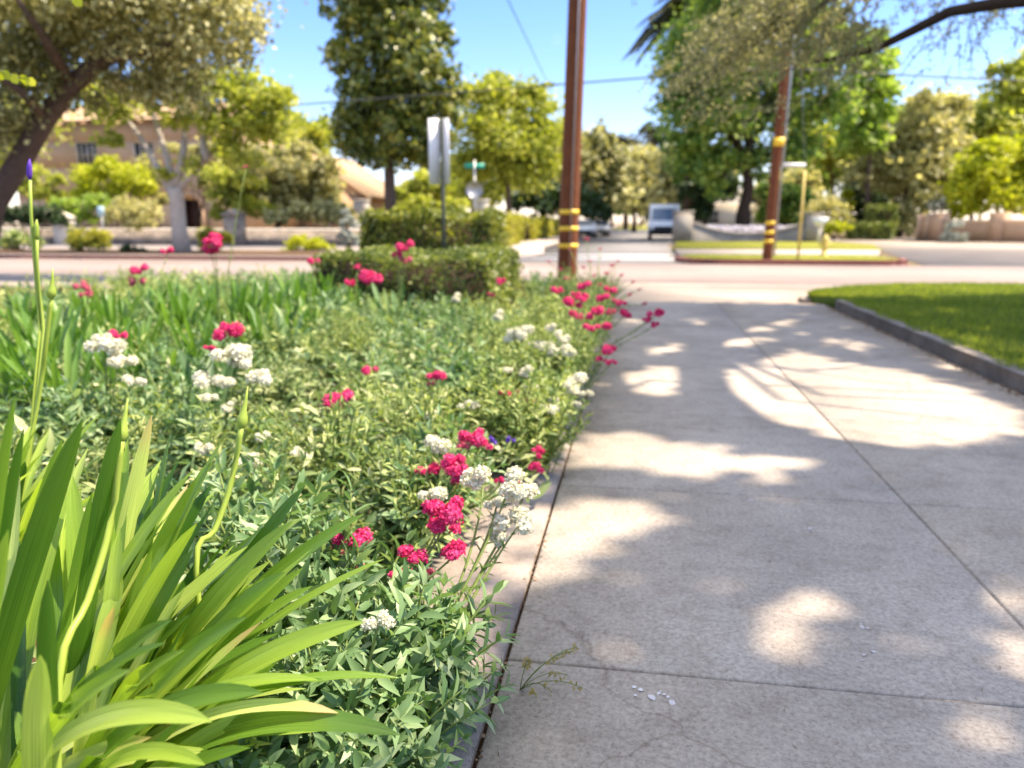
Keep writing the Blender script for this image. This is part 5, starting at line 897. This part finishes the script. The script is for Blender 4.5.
for (x, y, s) in [(807, 531, .028), (795, 530, .012), (862, 626, .022), (866, 657, .026), (605, 526, .035), (596, 529, .02), (645, 692, .04), (660, 694, .02), (700, 402, .03), (750, 500, .02)]:
    P = U(x, y, .003); k_ = 5; Pn = np.array([P[:]]*k_)+rng.normal(size=(k_, 3))*[s*.8, s*.6, .0006]; d = unit(k_); d[:, 2] *= .1; mb.inst(ROUND[0], ROUND[1], Pn, d, unit(k_)*.25+[0, 0, 1], s*rng.uniform(.2, .65, k_))
tag(mb.obj('fallen_petals', M['petal']), 'small white petals and specks lying on the shaded driveway', 'petals', None, 'stuff')
# dry sprig in the joint
P = U(520, 690, .0); t = thing('dry_weed', 'wispy dry weed sprouting from the driveway joint at the bottom', 'weed', P); mb = MB(); sd = MB()
for i in range(9):
    T = P+Vector((random.uniform(.02, .2), random.uniform(-.12, .1), random.uniform(.03, .14))); Mi = P.lerp(T, .5)+Vector((0, 0, .05)); pts = [P*(1-q)**2+Mi*2*q*(1-q)+T*q*q for q in np.linspace(0, 1, 6)]; mb.tube(pts, .0011, 4)
    k_ = 9; Pn = np.array([T.lerp(pts[3], random.random())[:] for _ in range(k_)]); sd.inst(CARD[0], CARD[1], Pn, unit(k_), unit(k_), .016)
mb.obj('stem', M['stem'], t); sd.obj('seed_head', M['straw'], t)

# ------------------------------------------------------------------ the oak over the driveway
tb = Vector((7.6, 4.2, .08)); t = thing('overhanging_tree', 'large tree whose dark limb and drooping twigs hang into the top right corner', 'tree', tb)
def lift(px_, py_, H):                     # the point at height H whose shadow falls on that spot
    g_ = U(px_, py_, 0); return g_+SD*(H/SD.z)
mb = MB().tube([tb-Vector((0, 0, .2)), tb+Vector((0, 0, 1.5)), tb+Vector((-.2, .2, 3.2)), tb+Vector((-.5, .4, 4.6))], [.5, .38, .34, .3], 14, .06); mb.obj('trunk', M['darkbark'], t, True)
fork = tb+Vector((-.5, .4, 4.5)); mb = MB()
A1 = [lift(x, y, h_) for x, y, h_ in [(1010, 470, 5.0), (930, 462, 5.1), (860, 452, 5.2), (790, 440, 5.3), (735, 420, 5.4), (705, 392, 5.5), (698, 365, 5.6), (708, 342, 5.7), (745, 325, 5.8), (800, 316, 5.9), (880, 310, 6)]]
mb.tube([fork]+A1, [.24, .22, .21, .20, .20, .19, .185, .17, .15, .12, .09, .05], 10, .06)
B1_ = [A1[4]]+[lift(x, y, 5.6) for x, y in [(690, 425), (650, 412), (622, 392), (612, 372), (640, 350)]]; mb.tube(B1_, [.13, .12, .10, .085, .07, .05], 8, .05)
mb.tube([B1_[3], lift(650, 380, 5.6), lift(690, 383, 5.6)], [.04, .03, .03], 6); mb.tube([A1[6], lift(640, 362, 5.8), lift(590, 352, 5.9)], [.07, .05, .02], 6)
for x, y, x2, y2 in [(760, 385, 1000, 395), (800, 372, 1010, 350), (720, 360, 900, 385), (780, 400, 960, 420), (770, 368, 930, 372), (820, 395, 1020, 405)]: mb.tube([lift(715, 350, 5.7), lift(x, y, 5.8), lift(x2, y2, 5.9)], [.045, .03, .012], 5)
# limb seen in the corner
VL = [fork+Vector((.5, 1, .2)), D(1090, -8, 8.5), D(1000, 3, 9.2), D(950, 12, 9.6), D(910, 32, 9.9), (D(880, 47, 10.1)), D(850, 56, 10.3), D(815, 62, 10.6)]
mb.tube(VL, [.14, .1, .075, .065, .055, .045, .035, .02], 8, .08)
mb.tube([VL[1], D(1000, -30, 9.6), D(900, -22, 9.8), D(840, -5, 10), D(780, 28, 10.4), D(730, 60, 10.8), D(695, 88, 11)], [.05, .045, .04, .035, .025, .015, .008], 7)
mb.obj('limb', M['darkbark'], t, True)
# crown: leaves everywhere over the drive but where the light comes down
BR = [[(562, 436), (640, 430), (720, 447), (800, 457), (826, 469), (790, 481), (700, 480), (600, 473), (556, 470)],
      [(728, 366), (800, 348), (850, 362), (930, 372), (990, 396), (1040, 415), (1030, 438), (960, 447), (905, 452), (830, 441), (780, 426), (740, 410), (716, 390)],
      [(603, 376), (650, 364), (692, 366), (694, 396), (655, 400), (610, 390)], [(548, 500), (600, 491), (660, 496), (675, 508), (640, 545), (600, 572), (560, 590), (505, 600), (500, 560)],
      [(755, 598), (835, 570), (852, 598), (835, 645), (795, 676), (735, 660), (755, 628)], [(732, 489), (790, 489), (785, 499), (735, 498)], [(1000, 572), (1060, 560), (1080, 700), (985, 690), (975, 640)],
      [(960, 705), (1024, 700), (1060, 780), (980, 780)], [(735, 322), (800, 318), (812, 328), (740, 334)], [(680, 318), (712, 318), (705, 326)], [(640, 346), (684, 344), (680, 354), (645, 355)], [(560, 640), (620, 625), (690, 655), (640, 690), (565, 680)], [(610, 318), (640, 316), (650, 324), (615, 330)],
      [(900, 330), (1030, 355), (1030, 385), (930, 366)], [(820, 335), (880, 342), (870, 352), (815, 346)], [(690, 340), (780, 336), (770, 346), (700, 350)]]
n = 120000; GX = rng.uniform(-.6, 10.5, n); GY = rng.uniform(-2.5, 15, n)
lx_, ly_, zc = proj(np.stack([GX, GY, np.zeros(n)], -1)); bright = np.zeros(n, bool)
jx = lx_+rng.normal(size=n)*np.where(ly_ > 480, 4, 1.5); jy = ly_+rng.normal(size=n)*np.where(ly_ > 480, 3, 1)
def inp(x, y, p):
    c = np.zeros(len(x), bool)
    for i in range(len(p)):
        (x1, y1), (x2, y2) = p[i], p[i-1]; q = ((y1 > y) != (y2 > y)) & (x < (x2-x1)*(y-y1)/((y2-y1) or 1e-9)+x1); c ^= q
    return c
for ip, p in enumerate(BR): bright |= inp(jx, jy, p) & (zc > 0) & (rng.random(n) > {4: .0, 5: .15, 6: .14, 7: .2, 11: .2, 8: .1, 13: .12, 14: .12}.get(ip, 0))
keep = ~bright
keep &= GY < 12.35+np.clip(GX-2.9, 0, 9)*.30+rng.normal(size=n)*.1
keep &= (GX > -.40+.05*rng.normal(size=n)) | (GY < 1.2)
far = (GY > 7); dap = np.sin(GX*7+GY*2.2)+np.sin(GX*3.3-GY*4.1+1)+np.sin(GX*11.3+GY*1.2); keep &= ~(far & (dap > 2.0)) & ~((GX > 3.1) & ((dap > 1.5) | (rng.random(n) < .0)))
# the crown is clumpy: whole clusters at one height
cx_, cy_ = np.floor(GX/.7), np.floor(GY/.7); H = 6.6+1.6*np.abs(np.sin(cx_*12.9+cy_*78.2))+rng.uniform(-.25, .25, n); H = np.where(GY > 9, H+.9, H)
P = np.stack([GX, GY, np.zeros(n)], -1)+np.array(SD[:])[None]*(H/SD.z)[:, None]; ex, ey, ez = proj(P)
keep &= ~((ez > 0) & (ey > -25) & (ex > -40) & (ex < 1064)); P = P[keep]; n = len(P)
cr_ = MB().inst(ROUND[0], ROUND[1], P, unit(n), unit(n)*.6+np.array(SD[:]), .15*rng.uniform(.6, 1.3, n))
# visible drooping twigs
tw = MB()
def spray(a, L_, dirv, n_, lf):
    d = Vector(dirv); pts = [Vector(a)+d*L_*s+Vector((0, 0, -L_*.75*s*s)) for s in np.linspace(0, 1, 6)]; cr_.tube(pts, [.006]*5+[.002], 3)
    s = rng.random(n_); Pn = np.array([(Vector(a)+d*L_*q+Vector((0, 0, -L_*.75*q*q)))[:] for q in s])+rng.normal(size=(n_, 3))*.035; cr_.inst(CARD[0], CARD[1], Pn, unit(n_)+[0, 0, -.5], unit(n_), lf*rng.uniform(.6, 1.3, n_))
random.seed(3)
def tomany(reg, k_, L0, L1, nn_, lf, left=-.5):
    c = 0
    while c < k_:
        x, y = random.uniform(reg[0], reg[2]), random.uniform(reg[1], reg[3]); dist = random.uniform(9.2, 12.5)
        spray(D(x, y, dist), random.uniform(L0, L1), (left+random.uniform(-.5, .5), random.uniform(-.5, .5), random.uniform(-.1, .3)), nn_, lf); c += 1
tomany((745, -60, 885, 42), 170, .4, .8, 70, .05)
tomany((720, 10, 800, 60), 75, .4, .75, 55, .05, -.8)
tomany((670, 50, 740, 90), 20, .3, .5, 40, .045, -.7)
tomany((700, 80, 790, 110), 14, .3, .5, 30, .045, -.6)
tomany((800, 40, 880, 75), 26, .4, .8, 40, .045)
tomany((880, -50, 1040, 12), 46, .3, .55, 36, .045, -.2)
tomany((930, 10, 1030, 70), 22, .4, .8, 22, .04, -.2)
tomany((600, -50, 700, -18), 14, .3, .5, 40, .05, -.4)
cr_.obj('crown', M['oakleaf'], t)

# bright leaves hanging in at the top left
t = thing('leafy_twig', 'bright yellow leaves on a twig hanging in at the top left edge', 'twig', D(-60, 60, 4)); tm = MB().tube([D(-60, 60, 4), D(-10, 68, 4), D(30, 80, 4)], [.006, .004, .002], 5); tm.obj('stem', M['stem'], t)
P = np.array([D(x, y, 4)[:] for x, y in [(-5, 70), (4, 70), (12, 74), (20, 75), (26, 78)]]); n = len(P); MB().inst(ROUND[0], ROUND[1], P, np.tile([.5, .1, -.7], (n, 1))+unit(n)*.2, unit(n)*.5+[0, -1, .2], .055).obj('leaf', M['gold'], t)
t = thing('leafy_twig', 'single bright yellow leaf hanging in at the very top left', 'twig', D(60, -40, 4)); MB().tube([D(60, -60, 4), D(70, -20, 4), D(74, -4, 4)], .003, 5).obj('stem', M['stem'], t)
P = np.array([D(x, y, 4)[:] for x, y in [(73, -3), (72, -12)]]); MB().inst(ROUND[0], ROUND[1], P, np.array([[.6, 0, -.6], [-.3, 0, -.6]]), np.array([[0, -1, .3], [0, -1, .2]]), .06).obj('leaf', M['gold'], t)
